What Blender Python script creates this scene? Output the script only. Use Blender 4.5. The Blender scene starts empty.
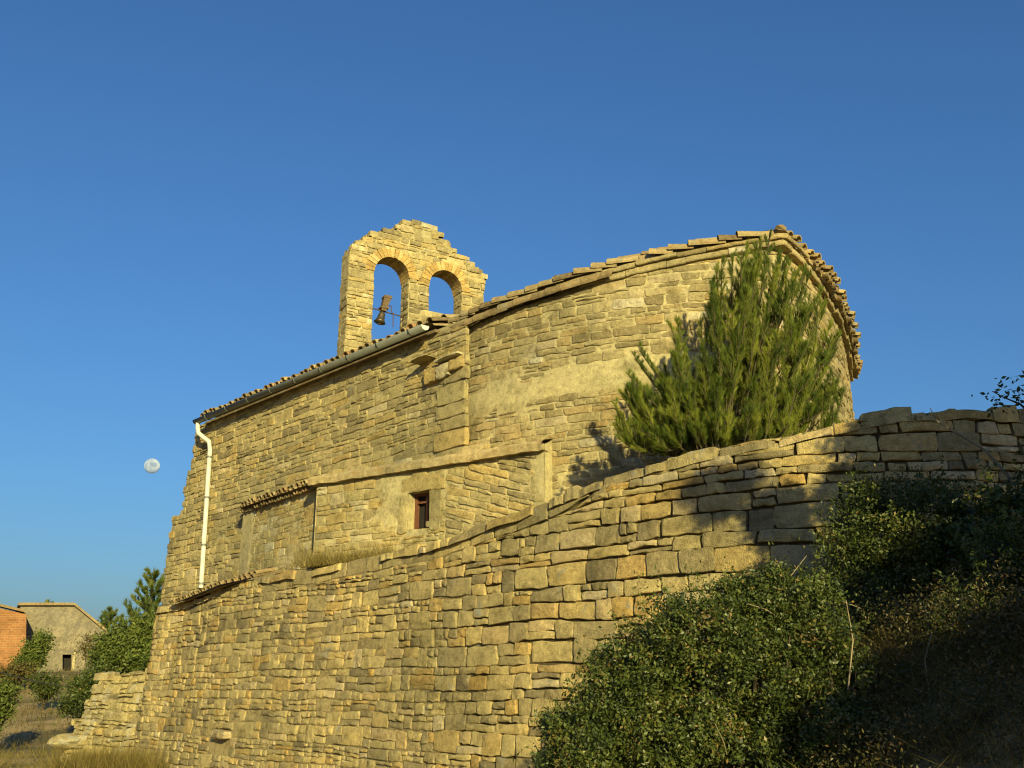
import bpy, bmesh, math, random
import numpy as np
from mathutils import Vector, noise
R = math.radians
S = bpy.context.scene
C = S.collection

# ------------------------------------------------------------------ camera
CAMZ, FPX, PITCH = 1.5, 1000.0, 17.0
cam_d = bpy.data.cameras.new('camera'); cam = bpy.data.objects.new('camera', cam_d); C.objects.link(cam)
cam.location = (0, 0, CAMZ); cam.rotation_euler = (R(90 + PITCH), 0, 0)
cam_d.sensor_width = 36.0; cam_d.lens = FPX / 1024 * 36.0
cam_d.clip_start = 0.05; cam_d.clip_end = 20000
S.camera = cam
S.render.resolution_x, S.render.resolution_y = 1024, 768

# ------------------------------------------------------------------ world and sun
SUN_AZ, SUN_EL = 15.0, 17.0        # the sun is behind the camera, SUN_AZ degrees to its right
W = bpy.data.worlds.new("World"); S.world = W; W.use_nodes = True
wn = W.node_tree; wn.nodes.clear()
sky = wn.nodes.new('ShaderNodeTexSky'); sky.sky_type = 'NISHITA'; sky.sun_disc = False
sky.sun_elevation = R(SUN_EL); sky.sun_rotation = R(180 - SUN_AZ)
sky.altitude = 600; sky.air_density = 1.5; sky.dust_density = 3.0; sky.ozone_density = 9.0
bg = wn.nodes.new('ShaderNodeBackground'); bg.inputs[1].default_value = 0.079
wo = wn.nodes.new('ShaderNodeOutputWorld')
wn.links.new(sky.outputs[0], bg.inputs[0]); wn.links.new(bg.outputs[0], wo.inputs[0])
sun_dir = Vector((math.sin(R(SUN_AZ)) * math.cos(R(SUN_EL)), -math.cos(R(SUN_AZ)) * math.cos(R(SUN_EL)), math.sin(R(SUN_EL))))
sd = bpy.data.lights.new('sun', 'SUN'); sd.energy = 5.0; sd.angle = R(0.5); sd.color = (1.0, 0.87, 0.39)
so = bpy.data.objects.new('sun', sd); C.objects.link(so); so.rotation_euler = (-sun_dir).to_track_quat('-Z', 'Y').to_euler()
S.view_settings.view_transform = 'Standard'; S.view_settings.look = 'None'
S.view_settings.exposure = 0.8; S.view_settings.gamma = 1.0; S.view_settings.use_curve_mapping = False
S.cycles.filter_width = 1.15; S.cycles.max_bounces = 6; S.cycles.diffuse_bounces = 3; S.cycles.transparent_max_bounces = 8

# ------------------------------------------------------------------ measuring helpers
CP, SP = math.cos(R(PITCH)), math.sin(R(PITCH))
def ray(px, py):
    a, b = (px - 512) / FPX, (384 - py) / FPX
    return Vector((a, CP - b * SP, SP + b * CP))
ORG = Vector((0, 0, CAMZ))
def PH(px, py, z):                 # the point at height z
    d = ray(px, py); return ORG + d * ((z - CAMZ) / d.z)
def PD(px, py, y):                 # the point at distance y
    d = ray(px, py); return ORG + d * (y / d.y)
def PP(px, py, o, n):              # the point on a plane
    d = ray(px, py); return ORG + d * ((o - ORG).dot(n) / d.dot(n))

# ------------------------------------------------------------------ object helpers
def tag(o, label=None, cat=None, group=None, kind=None):
    if label: o['label'] = label
    if cat: o['category'] = cat
    if group: o['group'] = group
    if kind: o['kind'] = kind
    return o
def empty(name, loc=(0, 0, 0)):
    o = bpy.data.objects.new(name, None); C.objects.link(o); o.location = loc; o.empty_display_size = .3
    return o
class MB:
    def __init__(s): s.v = []; s.f = []; s.t = []; s.m = []; s.s = []
    def add(s, vs, fs, tone=.5, mat=0, smooth=False):
        b = len(s.v); s.v.extend([tuple(p) for p in vs])
        for f in fs: s.f.append(tuple(i + b for i in f)); s.t.append(tone); s.m.append(mat); s.s.append(smooth)
    def build(s, name, mats, parent=None):
        me = bpy.data.meshes.new(name)
        off = Vector((0, 0, 0))
        if parent is not None: off = parent_world(parent)
        me.from_pydata([(p[0] - off.x, p[1] - off.y, p[2] - off.z) for p in s.v], [], s.f)
        a = me.attributes.new('tone', 'FLOAT', 'FACE'); a.data.foreach_set('value', s.t)
        me.polygons.foreach_set('material_index', s.m); me.polygons.foreach_set('use_smooth', s.s)
        for m in (mats if isinstance(mats, (list, tuple)) else [mats]): me.materials.append(m)
        me.update()
        o = bpy.data.objects.new(name, me); C.objects.link(o)
        if parent is not None: o.parent = parent
        return o
def parent_world(p):
    v = Vector(p.location)
    while p.parent is not None: p = p.parent; v += Vector(p.location)
    return v
def tri_mesh(name, verts, nper, mat, parent=None, tones=None):
    """verts: (n, nper, 3) array of separate little faces"""
    n = verts.shape[0]
    me = bpy.data.meshes.new(name)
    v = verts.reshape(-1, 3).astype(np.float32)
    if parent is not None: v = v - np.array(parent_world(parent), dtype=np.float32)
    me.vertices.add(len(v)); me.vertices.foreach_set('co', v.ravel())
    me.loops.add(n * nper); me.loops.foreach_set('vertex_index', np.arange(n * nper, dtype=np.int32))
    me.polygons.add(n); me.polygons.foreach_set('loop_start', np.arange(0, n * nper, nper, dtype=np.int32))
    me.polygons.foreach_set('loop_total', np.full(n, nper, dtype=np.int32))
    if tones is not None:
        a = me.attributes.new('tone', 'FLOAT', 'FACE'); a.data.foreach_set('value', tones.astype(np.float32))
    me.update(); me.validate()
    me.materials.append(mat)
    o = bpy.data.objects.new(name, me); C.objects.link(o)
    if parent is not None: o.parent = parent
    return o
def frame_of(d):
    d = d.normalized(); a = Vector((0, 0, 1)) if abs(d.z) < .9 else Vector((1, 0, 0))
    x = d.cross(a).normalized(); return x, x.cross(d).normalized(), d
def tube(M, pts, rad, seg=8, tone=.5, mat=0, caps=True, smooth=True):
    pts = [Vector(p) for p in pts]; n = len(pts)
    rad = rad if isinstance(rad, (list, tuple)) else [rad] * n
    vs = []; fs = []
    for i, p in enumerate(pts):
        d = (pts[min(i + 1, n - 1)] - pts[max(i - 1, 0)])
        x, y, _ = frame_of(d)
        for k in range(seg):
            a = 2 * math.pi * k / seg; vs.append(p + (x * math.cos(a) + y * math.sin(a)) * rad[i])
    for i in range(n - 1):
        for k in range(seg):
            k2 = (k + 1) % seg; fs.append((i * seg + k, i * seg + k2, (i + 1) * seg + k2, (i + 1) * seg + k))
    M.add(vs, fs, tone, mat, smooth)
    if caps:
        M.add(vs[:seg], [tuple(range(seg))], tone, mat); M.add(vs[-seg:], [tuple(range(seg))], tone, mat)
def hexa(M, c, tone=.5, mat=0):    # eight corners: bottom ring 0-3, top ring 4-7
    M.add(c, [(3, 2, 1, 0), (4, 5, 6, 7), (0, 1, 5, 4), (1, 2, 6, 5), (2, 3, 7, 6), (3, 0, 4, 7)], tone, mat)
def obox(M, o, x, y, z, tone=.5, mat=0):   # corner + three edge vectors
    o, x, y, z = map(Vector, (o, x, y, z))
    hexa(M, [o, o + x, o + x + y, o + y, o + z, o + x + z, o + x + y + z, o + y + z], tone, mat)
def n1(x, y=0., z=0.): return noise.noise((x, y, z))

# ------------------------------------------------------------------ materials
def mat(name):
    m = bpy.data.materials.new(name); m.use_nodes = True; nt = m.node_tree
    b = nt.nodes['Principled BSDF']; b.inputs['Specular IOR Level'].default_value = .25
    return m, nt, b
def nd(nt, t, **k):
    n = nt.nodes.new(t)
    for a, v in k.items(): setattr(n, a, v)
    return n
def ramp(nt, fac, stops):
    r = nt.nodes.new('ShaderNodeValToRGB'); e = r.color_ramp.elements
    while len(e) < len(stops): e.new(.5)
    for i, (p, c) in enumerate(stops): e[i].position = p; e[i].color = (*c, 1)
    nt.links.new(fac, r.inputs[0]); return r.outputs[0]
def noisetex(nt, scale, detail=5, rough=.55, vec=None, dist=0):
    n = nt.nodes.new('ShaderNodeTexNoise'); n.inputs['Scale'].default_value = scale
    n.inputs['Detail'].default_value = detail; n.inputs['Roughness'].default_value = rough; n.inputs['Distortion'].default_value = dist
    if vec is None:
        g = nt.nodes.new('ShaderNodeNewGeometry'); vec = g.outputs['Position']
    nt.links.new(vec, n.inputs['Vector']); return n.outputs['Fac']
def mixc(nt, fac, a, b, mode='MIX'):
    n = nt.nodes.new('ShaderNodeMix'); n.data_type = 'RGBA'; n.blend_type = mode
    for inp, v in ((n.inputs[0], fac), (n.inputs[6], a), (n.inputs[7], b)):
        if hasattr(v, 'is_output'): nt.links.new(v, inp)
        elif isinstance(v, tuple): inp.default_value = (*v, 1)
        else: inp.default_value = v
    return n.outputs[2]
def bump(nt, b, h, strength, dist):
    n = nt.nodes.new('ShaderNodeBump'); n.inputs['Strength'].default_value = strength; n.inputs['Distance'].default_value = dist
    nt.links.new(h, n.inputs['Height']); nt.links.new(n.outputs[0], b.inputs['Normal'])
def attr(nt, name='tone'):
    a = nt.nodes.new('ShaderNodeAttribute'); a.attribute_name = name; return a.outputs['Fac']

def stone_mat(name, stops, spots=(.30, .29, .24), spot_lo=.60, spot_hi=.70, bs=.8, bd=.018):
    m, nt, b = mat(name)
    col = ramp(nt, attr(nt), stops)
    big = noisetex(nt, .55, 4, .6)
    big = ramp(nt, big, [(.3, (.72, .74, .74)), (.68, (1.12, 1.08, 1.0))])
    col = mixc(nt, 1.0, col, big, 'MULTIPLY')
    mid = ramp(nt, noisetex(nt, 7, 6, .65), [(.28, (.62, .60, .56)), (.5, (1, 1, 1)), (.75, (1.18, 1.14, 1.05))])
    col = mixc(nt, .85, col, mid, 'MULTIPLY')
    grain = ramp(nt, noisetex(nt, 38, 6, .75), [(.28, (.55, .52, .46)), (.45, (.95, .95, .95)), (.58, (1.05, 1.05, 1.05)), (.72, (1.5, 1.48, 1.4))])
    col = mixc(nt, .75, col, grain, 'MULTIPLY')
    fleck = ramp(nt, noisetex(nt, 17, 4, .7), [(.30, (.50, .47, .42)), (.44, (.92, .92, .92)), (.57, (1.02, 1.02, 1.02)), (.70, (1.42, 1.40, 1.34))])
    col = mixc(nt, .8, col, fleck, 'MULTIPLY')
    dirt = ramp(nt, noisetex(nt, 1.7, 9, .75, dist=.8), [(.36, (.55, .55, .52)), (.50, (1, 1, 1))])
    col = mixc(nt, .8, col, dirt, 'MULTIPLY')
    pale = ramp(nt, noisetex(nt, 10, 7, .8, dist=.5), [(.60, (0, 0, 0)), (.70, (1, 1, 1))])
    pm = nt.nodes.new('ShaderNodeMath'); pm.operation = 'MULTIPLY'; pm.inputs[1].default_value = .5; nt.links.new(pale, pm.inputs[0])
    col = mixc(nt, pm.outputs[0], col, (.58, .51, .34))
    sp = ramp(nt, noisetex(nt, 3.1, 8, .72, dist=.4), [(spot_lo, (0, 0, 0)), (spot_hi, (1, 1, 1))])
    col = mixc(nt, sp, col, spots)
    nt.links.new(col, b.inputs['Base Color']); b.inputs['Roughness'].default_value = .95; b.inputs['Specular IOR Level'].default_value = .1
    h = nt.nodes.new('ShaderNodeMath'); h.operation = 'ADD'
    nt.links.new(noisetex(nt, 14, 8, .7), h.inputs[0]); nt.links.new(noisetex(nt, 70, 4, .6), h.inputs[1])
    bump(nt, b, h.outputs[0], min(1., bs * 1.25), bd * 1.3)
    return m
OCHRE = [(0, (.23, .19, .115)), (.2, (.33, .27, .145)), (.45, (.42, .34, .17)), (.7, (.48, .385, .185)), (.86, (.43, .295, .11)), (1, (.50, .42, .27))]
M_DRY = stone_mat('dry_stone', OCHRE, spots=(.27, .255, .20), spot_lo=.60, spot_hi=.68)
M_CHAPEL = stone_mat('chapel_stone', [(0, (.24, .20, .115)), (.25, (.35, .29, .155)), (.6, (.43, .36, .185)), (.85, (.43, .32, .135)), (1, (.56, .50, .34))], spot_lo=.64, spot_hi=.74)
M_APSE = stone_mat('apse_stone', [(0, (.23, .185, .10)), (.3, (.34, .28, .15)), (.7, (.40, .33, .18)), (.9, (.39, .285, .13)), (1, (.54, .49, .36))], spots=(.44, .40, .26), spot_lo=.62, spot_hi=.74)
M_MORTAR = stone_mat('lime_mortar', [(0, (.38, .32, .175)), (1, (.43, .37, .21))], spots=(.36, .29, .17), spot_lo=.55, spot_hi=.72, bs=.5, bd=.01)
M_GAP = stone_mat('earth_joint', [(0, (.10, .08, .045)), (1, (.16, .125, .07))], bs=.5)
M_TILE = stone_mat('roof_tile', [(0, (.17, .125, .07)), (.4, (.30, .22, .115)), (.8, (.38, .30, .16)), (1, (.34, .20, .10))], spots=(.22, .20, .13), spot_lo=.52, spot_hi=.66, bs=.5, bd=.008)
M_BRICKARCH = stone_mat('arch_brick', [(0, (.32, .22, .085)), (.5, (.42, .29, .11)), (1, (.48, .38, .18))], bs=.6)

def plain(name, col, rough=.6, metal=0., var=.25, sc=12, bs=0):
    m, nt, b = mat(name)
    c2 = tuple(x * (1 - var) for x in col)
    nt.links.new(ramp(nt, noisetex(nt, sc, 5), [(.3, c2), (.7, col)]), b.inputs['Base Color'])
    b.inputs['Roughness'].default_value = rough; b.inputs['Metallic'].default_value = metal
    if bs: bump(nt, b, noisetex(nt, sc * 3, 5), bs, .01)
    return m
M_ZINC = plain('zinc', (.15, .155, .14), .55, .2)
M_WHITE = plain('cream_pvc', (.60, .58, .50), .55, 0, .35, 6)
M_IRON = plain('rusty_iron', (.10, .06, .035), .7, .3)
M_BRONZE = plain('aged_bronze', (.13, .10, .06), .45, .7)
M_WOOD = plain('weathered_wood', (.15, .10, .055), .8, 0, .5, 25, .5)
M_REDWOOD = plain('red_painted_wood', (.15, .06, .035), .7, 0, .45, 30, .4)
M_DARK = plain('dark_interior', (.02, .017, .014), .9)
M_CABLE = plain('black_cable', (.03, .03, .03), .6)

def leaf_mat(name, stops, rough=.45, trans=.25, spec=.35):
    m, nt, b = mat(name)
    col = ramp(nt, attr(nt), stops); nt.links.new(col, b.inputs['Base Color'])
    b.inputs['Roughness'].default_value = rough; b.inputs['Specular IOR Level'].default_value = spec
    t = nt.nodes.new('ShaderNodeBsdfTranslucent'); nt.links.new(col, t.inputs[0])
    mx = nt.nodes.new('ShaderNodeMixShader'); mx.inputs[0].default_value = trans
    nt.links.new(b.outputs[0], mx.inputs[1]); nt.links.new(t.outputs[0], mx.inputs[2])
    nt.links.new(mx.outputs[0], nt.nodes['Material Output'].inputs[0]); return m
M_OAK = leaf_mat('oak_leaf', [(0, (.024, .036, .009)), (.5, (.060, .083, .017)), (.85, (.115, .128, .026)), (1, (.19, .125, .04))])
M_PINE = leaf_mat('pine_needle', [(0, (.035, .060, .010)), (.45, (.12, .165, .022)), (1, (.32, .33, .048))], .55, .42, .2)
M_FARLEAF = leaf_mat('bright_leaf', [(0, (.045, .065, .015)), (.5, (.10, .13, .026)), (1, (.17, .19, .04))], .6, .3, .2)
M_GRASS = leaf_mat('dry_grass_blade', [(0, (.08, .075, .02)), (.5, (.18, .14, .042)), (1, (.32, .24, .09))], .7, .3, .1)
M_BRUSH = leaf_mat('brown_brush', [(0, (.05, .045, .015)), (.5, (.11, .085, .028)), (1, (.19, .15, .05))], .7, .3, .1)
M_BARK = plain('bark', (.085, .065, .042), .9, 0, .5, 20, .6)
M_TWIG = plain('pale_twig', (.27, .21, .13), .9, 0, .4, 20)

# ------------------------------------------------------------------ masonry generator
def bead(x): return max(0., min(1., x))
def stone(M, surf, poly, depth, rng, inset=.012, back=-.06, tone=.5, tilt=.008, mat=0, top_h=None, rough=.006):
    """poly: list of (u, v) corners; raised block with rounded rim and a rough face"""
    pts = []
    n = len(poly)
    cu = sum(p[0] for p in poly) / n; cv = sum(p[1] for p in poly) / n
    for i in range(n):
        a = poly[i]; b = poly[(i + 1) % n]
        L = math.hypot(b[0] - a[0], b[1] - a[1])
        k = 1 if L < .07 else (2 if L < .18 else 4)
        pts.append((a[0] + (cu - a[0]) * .05, a[1] + (cv - a[1]) * .07))
        for j in range(1, k):
            t = j / k; w = rng.uniform(-1, .8) * .06 * min(L, .22)
            nx, ny = (b[1] - a[1]) / L, -(b[0] - a[0]) / L
            pts.append((a[0] + (b[0] - a[0]) * t + nx * w, a[1] + (b[1] - a[1]) * t + ny * w))
    tu, tv = rng.uniform(-1, 1) * tilt * 4, rng.uniform(-1, 1) * tilt * 6
    def dd(u, v): return depth + (u - cu) * tu + (v - cv) * tv
    vs = []; m = len(pts)
    for (u, v) in pts: vs.append(surf(u, v, back))
    for (u, v) in pts: vs.append(surf(u, v, dd(u, v) - inset * .6))
    mw = min(max(p[0] for p in poly) - min(p[0] for p in poly), max(p[1] for p in poly) - min(p[1] for p in poly))
    q = min(.3, inset * .7 / max(mw * .5, .01))
    for (u, v) in pts: vs.append(surf(u + (cu - u) * q, v + (cv - v) * q, dd(u, v) + rng.uniform(-rough, rough) * .5))
    for (u, v) in pts: vs.append(surf(u + (cu - u) * .55, v + (cv - v) * .55, dd(u, v) + rng.uniform(-rough, rough) + rough * .8))
    vs.append(surf(cu, cv, depth + rng.uniform(-rough, rough) + rough))
    fs = []
    for r in range(3):
        for i in range(m):
            j = (i + 1) % m; fs.append((r * m + i, r * m + j, (r + 1) * m + j, (r + 1) * m + i))
    for i in range(m): fs.append((3 * m + i, 3 * m + (i + 1) % m, 4 * m))
    M.add(vs[:3 * m], fs[:2 * m], tone, mat)
    M.add(vs[2 * m:], [tuple(i - 2 * m for i in f) for f in fs[2 * m:]], tone, mat, True)
def masonry(M, surf, vfloor, vceil, intervals, rng, hmin=.08, hmax=.17, wmin=.16, wmax=.5, joint=.008, dmin=0., dmax=.03,
            wob=.03, top=None, skip=None, split=.15, inset=.012, mat=0, tones=(.0, 1.), scale=None, tilt=.008, skew=0., rough=.006, back=-.06):
    """coursed rubble; scale(u, v) enlarges the stones locally; top(u) cuts the courses"""
    v = vfloor; k = 0
    ph = rng.uniform(0, 100)
    bounds = []
    while v < vceil:
        h = rng.uniform(hmin, hmax) if rng.random() > .2 else rng.uniform(hmin * .7, hmin)
        bounds.append((v, h)); v += h
    def bl(k, u):                          # wobbling course line number k
        vv = bounds[k][0] if k < len(bounds) else v
        return vv + wob * n1(u * .8 + ph, k * .37, 3.3) + .4 * wob * n1(u * 3.1, k * 1.7, ph) + skew * u
    for k in range(len(bounds)):
        v0, h = bounds[k]
        for (ua, ub) in intervals(v0 + h * .5):
            u = ua
            while u < ub - .02:
                w = rng.uniform(wmin, wmax) if rng.random() < .7 else rng.uniform(wmin, wmin * 1.8)
                w *= .75 + h / hmax * .45
                if scale: w *= scale(u, v0)
                if ub - u - w < wmin * .5: w = ub - u
                u1 = min(u + w, ub)
                a0, a1 = bl(k, u), bl(k, u1); b0, b1 = bl(k + 1, u), bl(k + 1, u1)
                if top:
                    t0, t1 = top(u), top(u1)
                    if min(b0, a0 + .03) > t0 and min(b1, a1 + .03) > t1: u = u1; continue
                    b0 = min(b0, t0); b1 = min(b1, t1); a0 = min(a0, b0 - .015); a1 = min(a1, b1 - .015)
                g = joint * (.6 + .9 * rng.random() ** 2)
                uc, vc = (u + u1) / 2, (a0 + a1 + b0 + b1) / 4
                if skip and skip(uc, vc): u = u1; continue
                def blk(x0, x1, ya0, ya1, yb0, yb1):
                    if x1 - x0 < .025 or max(yb0 - ya0, yb1 - ya1) < .02: return
                    jx = lambda: rng.uniform(-1, 1) * min(.018, (x1 - x0) * .08)
                    jy = lambda: rng.uniform(-1, 1) * min(.014, (yb0 - ya0) * .10)
                    e0 = 0 if x0 == ua else 1; e1 = 0 if x1 == ub else 1
                    poly = [(x0 + g + jx() * e0, ya0 + g + jy()), (x1 - g + jx() * e1, ya1 + g + jy()), (x1 - g + jx() * e1, yb1 - g + jy()), (x0 + g + jx() * e0, yb0 - g + jy())]
                    d = rng.uniform(dmin, dmax); d = d if rng.random() > .08 else d - (dmax - dmin) * .6
                    stone(M, surf, poly, d, rng, inset, back, tones[0] + (tones[1] - tones[0]) * rng.random() ** 1.0, tilt, mat, rough=rough)
                if rng.random() < (split(u, v0) if callable(split) else split) and h > hmin * 1.15 and u1 - u > wmin:
                    f = rng.uniform(.38, .62); m0 = a0 + (b0 - a0) * f; m1 = a1 + (b1 - a1) * f
                    um = u + (u1 - u) * rng.uniform(.35, .65)
                    if rng.random() < .5:
                        blk(u, u1, a0, a1, m0, m1); mm = (m0 + m1) / 2
                        blk(u, um, m0, mm, b0, (b0 + b1) / 2); blk(um, u1, mm, m1, (b0 + b1) / 2, b1)
                    else: blk(u, u1, a0, a1, m0, m1); blk(u, u1, m0, m1, b0, b1)
                else: blk(u, u1, a0, a1, b0, b1)
                u = u1
def sheet(M, surf, us, vfun, nv, dfun, mat=0, tone=.5, skip=None, smooth=True):
    """backing sheet: columns us, rows from vfun(u)=(v0, v1)"""
    vs = []; fs = []
    for u in us:
        v0, v1 = vfun(u)
        for j in range(nv + 1):
            v = v0 + (v1 - v0) * j / nv; vs.append(surf(u, v, dfun(u, v)))
    for i in range(len(us) - 1):
        for j in range(nv):
            if skip:
                v0, v1 = vfun((us[i] + us[i + 1]) / 2)
                if skip((us[i] + us[i + 1]) / 2, v0 + (v1 - v0) * (j + .5) / nv): continue
            fs.append((i * (nv + 1) + j, (i + 1) * (nv + 1) + j, (i + 1) * (nv + 1) + j + 1, i * (nv + 1) + j + 1))
    M.add(vs, fs, tone, mat, smooth)
class Plan:
    """a wall line in plan, sampled by arc length; outward is to the camera's side"""
    def __init__(s, pts, smooth=True, step=.1, side=1):
        P = [Vector((p[0], p[1])) for p in pts]
        if smooth:
            Q = []
            for i in range(len(P) - 1):
                p0 = P[max(i - 1, 0)]; p1 = P[i]; p2 = P[i + 1]; p3 = P[min(i + 2, len(P) - 1)]
                for j in range(8):
                    t = j / 8
                    Q.append(.5 * ((2 * p1) + (p2 - p0) * t + (2 * p0 - 5 * p1 + 4 * p2 - p3) * t * t + (3 * p1 - p0 - 3 * p2 + p3) * t ** 3))
            P = Q + [P[-1]]
        s.P = P; s.L = [0.]; s.side = side
        for i in range(1, len(P)): s.L.append(s.L[-1] + (P[i] - P[i - 1]).length)
        s.len = s.L[-1]
        s.N = []
        for i in range(len(P)):
            d = (P[min(i + 1, len(P) - 1)] - P[max(i - 1, 0)]).normalized(); s.N.append(Vector((d.y, -d.x)) * side)
    def at(s, u):
        if u <= 0: i, t = 0, u / (s.L[1] - s.L[0])
        elif u >= s.len: i = len(s.P) - 2; t = (u - s.L[i]) / (s.L[i + 1] - s.L[i])
        else:
            lo, hi = 0, len(s.L) - 1
            while hi - lo > 1:
                m = (lo + hi) // 2
                if s.L[m] <= u: lo = m
                else: hi = m
            i = lo; t = (u - s.L[i]) / (s.L[i + 1] - s.L[i])
        tc = max(0, min(1, t))
        return s.P[i] + (s.P[i + 1] - s.P[i]) * t, (s.N[i] + (s.N[i + 1] - s.N[i]) * tc).normalized()
    def nearest(s, p):
        best = min(range(len(s.P)), key=lambda i: (s.P[i] - Vector((p[0], p[1]))).length); return s.L[best]
def lerp_table(tab):
    tab = sorted(tab)
    def f(x):
        if x <= tab[0][0]: return tab[0][1]
        for (a, b), (c, d) in zip(tab, tab[1:]):
            if x <= c: return b + (d - b) * (x - a) / max(c - a, 1e-6)
        return tab[-1][1]
    return f
def arange(a, b, st):
    n = max(1, int(round((b - a) / st))); return [a + (b - a) * i / n for i in range(n + 1)]

# ------------------------------------------------------------------ ground
def sstep(a, b, x):
    t = max(0., min(1., (x - a) / (b - a))); return t * t * (3 - 2 * t)
def ground_z(x, y):
    z = 0.0
    # hillside behind and left of the chapel
    t = sstep(25, 62, y) * sstep(4, -9, x + (y - 30) * .05)
    z += 2.35 * t
    z += 9 * sstep(70, 400, y) * sstep(1500, 300, y)
    if y > 24: z += .45 * n1(x * .16, y * .13, 4) * sstep(24, 34, y)
    # bank that climbs to the right, under the bushes
    z += 1.9 * sstep(.4, 3.1, x + (y - 7) * .12) * sstep(2.0, 6.0, y) * sstep(30, 12, y)
    z += .8 * sstep(3, 12, x) * sstep(12, 4, y)
    z += .05 * n1(x * .9, y * .9, 1) + .02 * n1(x * 3, y * 3, 2)
    return z
def warp(t, k, far): return k * t + (far - k) * abs(t) ** 5 * (1 if t > 0 else -1)
gm = MB(); NX, NY = 190, 210
xs = [-10 + warp(i / NX * 2 - 1, 46, 3000) for i in range(NX + 1)]
ys = [26 + warp(j / NY * 2 - 1, 52, 4000) for j in range(NY + 1)]
gv = [(x, y, ground_z(x, y)) for y in ys for x in xs]
gf = [(j * (NX + 1) + i, j * (NX + 1) + i + 1, (j + 1) * (NX + 1) + i + 1, (j + 1) * (NX + 1) + i) for j in range(NY) for i in range(NX)]
gm.add(gv, gf, .5, 0, True)
def ground_mat():
    m, nt, b = mat('dry_earth')
    a = ramp(nt, noisetex(nt, .35, 6, .6), [(.36, (.12, .10, .045)), (.47, (.22, .165, .075)), (.56, (.38, .27, .13))])
    c = ramp(nt, noisetex(nt, 5, 6, .7), [(.3, (.55, .58, .5)), (.7, (1.15, 1.1, 1.0))])
    nt.links.new(mixc(nt, .9, a, c, 'MULTIPLY'), b.inputs['Base Color']); b.inputs['Roughness'].default_value = .95
    bump(nt, b, noisetex(nt, 18, 8, .7), .8, .05); return m
tag(gm.build('ground', ground_mat()), kind='structure')

# ------------------------------------------------------------------ chapel: lay-out
EZ = 7.0                                            # eave height of the nave
GA, GB = PH(425, 326, EZ), PH(197, 420, EZ)         # the two ends of the gutter
dn = Vector((GB.x - GA.x, GB.y - GA.y, 0)); LN = dn.length; dn.normalize()
nn = Vector((-dn.y, dn.x, 0));
if nn.y > 0: nn = -nn
NW0 = Vector((GA.x, GA.y, 0)) - nn * .24           # nave wall plane, u from right (0) to left (LN)
def nave(u, v, d): return NW0 + dn * u + nn * d + Vector((0, 0, v))
def nave_uv(px, py):
    p = PP(px, py, NW0, nn); q = p - NW0; return q.dot(dn), p.z
chapel = empty('chapel', (NW0.x, NW0.y, 3.0))
tag(chapel, 'small ruined golden stone chapel with open bell gable and tiled eaves', 'chapel')
TER = 3.35                                          # terrace level behind the dry stone wall
rng = random.Random(7)

# left ragged edge of the nave wall
edge = [nave_uv(*p) for p in ((197, 428), (193, 455), (190, 471), (184, 488), (184, 510), (173, 518), (170, 540), (166, 562), (160, 610), (155, 655), (152, 700))]
f_edge = lerp_table([(v, u) for u, v in edge])
def nave_end(v): return f_edge(v) + .05 * n1(v * 4.2, 7.7) + (.06 if int(v * 7) % 2 else 0)
UN0 = -.74
M = MB()
masonry(M, nave, 1.2, EZ - .02, lambda v: [(UN0, nave_end(v))], rng, .085, .155, .20, .58, .005, -.006, .014, .035, split=.14,
        inset=.008, top=lambda u: EZ - .03, skip=lambda u, v: v < 3.0 and u < LN - 1.2, tones=(0, .95))
sheet(M, nave, arange(UN0, LN + .05, .12), lambda u: (1.0, EZ), 50, lambda u, v: -.011 + .008 * n1(u * 2.2, v * 2.2) + .008 * n1(u * 9, v * 9), 1, .3)
# ragged stub beyond the corner: solid core
for i in range(60):
    v0, v1 = 1.0 + i * .1, 1.1 + i * .1
    if v1 > EZ: break
    ue = nave_end((v0 + v1) / 2) - .02
    obox(M, nave(LN - .3, v0, -.012 - .6), dn * (ue - LN + .3), nn * .6, Vector((0, 0, .1)), rng.random(), 0)
# far and end walls
NWID = 5.4
obox(M, nave(LN - .4, 1.0, -NWID), dn * .38, nn * (NWID - .35), Vector((0, 0, EZ - 1.0)), .4, 0)
obox(M, nave(UN0, 1.0, -NWID), dn * (LN - UN0 - .42), nn * .4, Vector((0, 0, EZ - 1.0)), .4, 0)
M.build('nave_wall', [M_CHAPEL, M_MORTAR], chapel)

# quoin pilaster where nave and apse meet, with its projecting broken stones
M = MB()
def uvx(px, py): return nave_uv(px, py)
uq0, uq1 = UN0 + .004, uvx(436, 400)[0]
zq0 = uvx(445, 452)[1]; zq1 = uvx(440, 372)[1]
v = zq0 - .3
while v < zq1:
    h = rng.uniform(.20, .38); w = rng.uniform(-.22, .06)
    e0_ = uq0 + rng.uniform(-.045, .0); stone(M, nave, [(e0_, v + .008), (uq1 + w, v + .008), (uq1 + w + .02, v + h - .008), (e0_ + rng.uniform(-.01, .01), v + h - .008)], .030, rng, .012, -.05, rng.choice([.2, .45, .8, .3, .6]), .004)
    v += h
for (px0, py0, px1, py1, d, tn) in ((428, 385, 441, 366, .09, .85), (440, 380, 453, 364, .10, .97), (452, 372, 466, 355, .09, .8), (441, 362, 466, 356, .17, 1.0), (420, 364, 438, 359, .24, .35)):
    a = uvx(px0, py0); b = uvx(px1, py1)
    stone(M, nave, [(b[0], a[1]), (a[0], a[1] - .02), (a[0], b[1]), (b[0], b[1] + .02)], d, rng, .02, -.05, tn, .02, rough=.015)
M.build('quoin', [M_CHAPEL], chapel)

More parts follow.
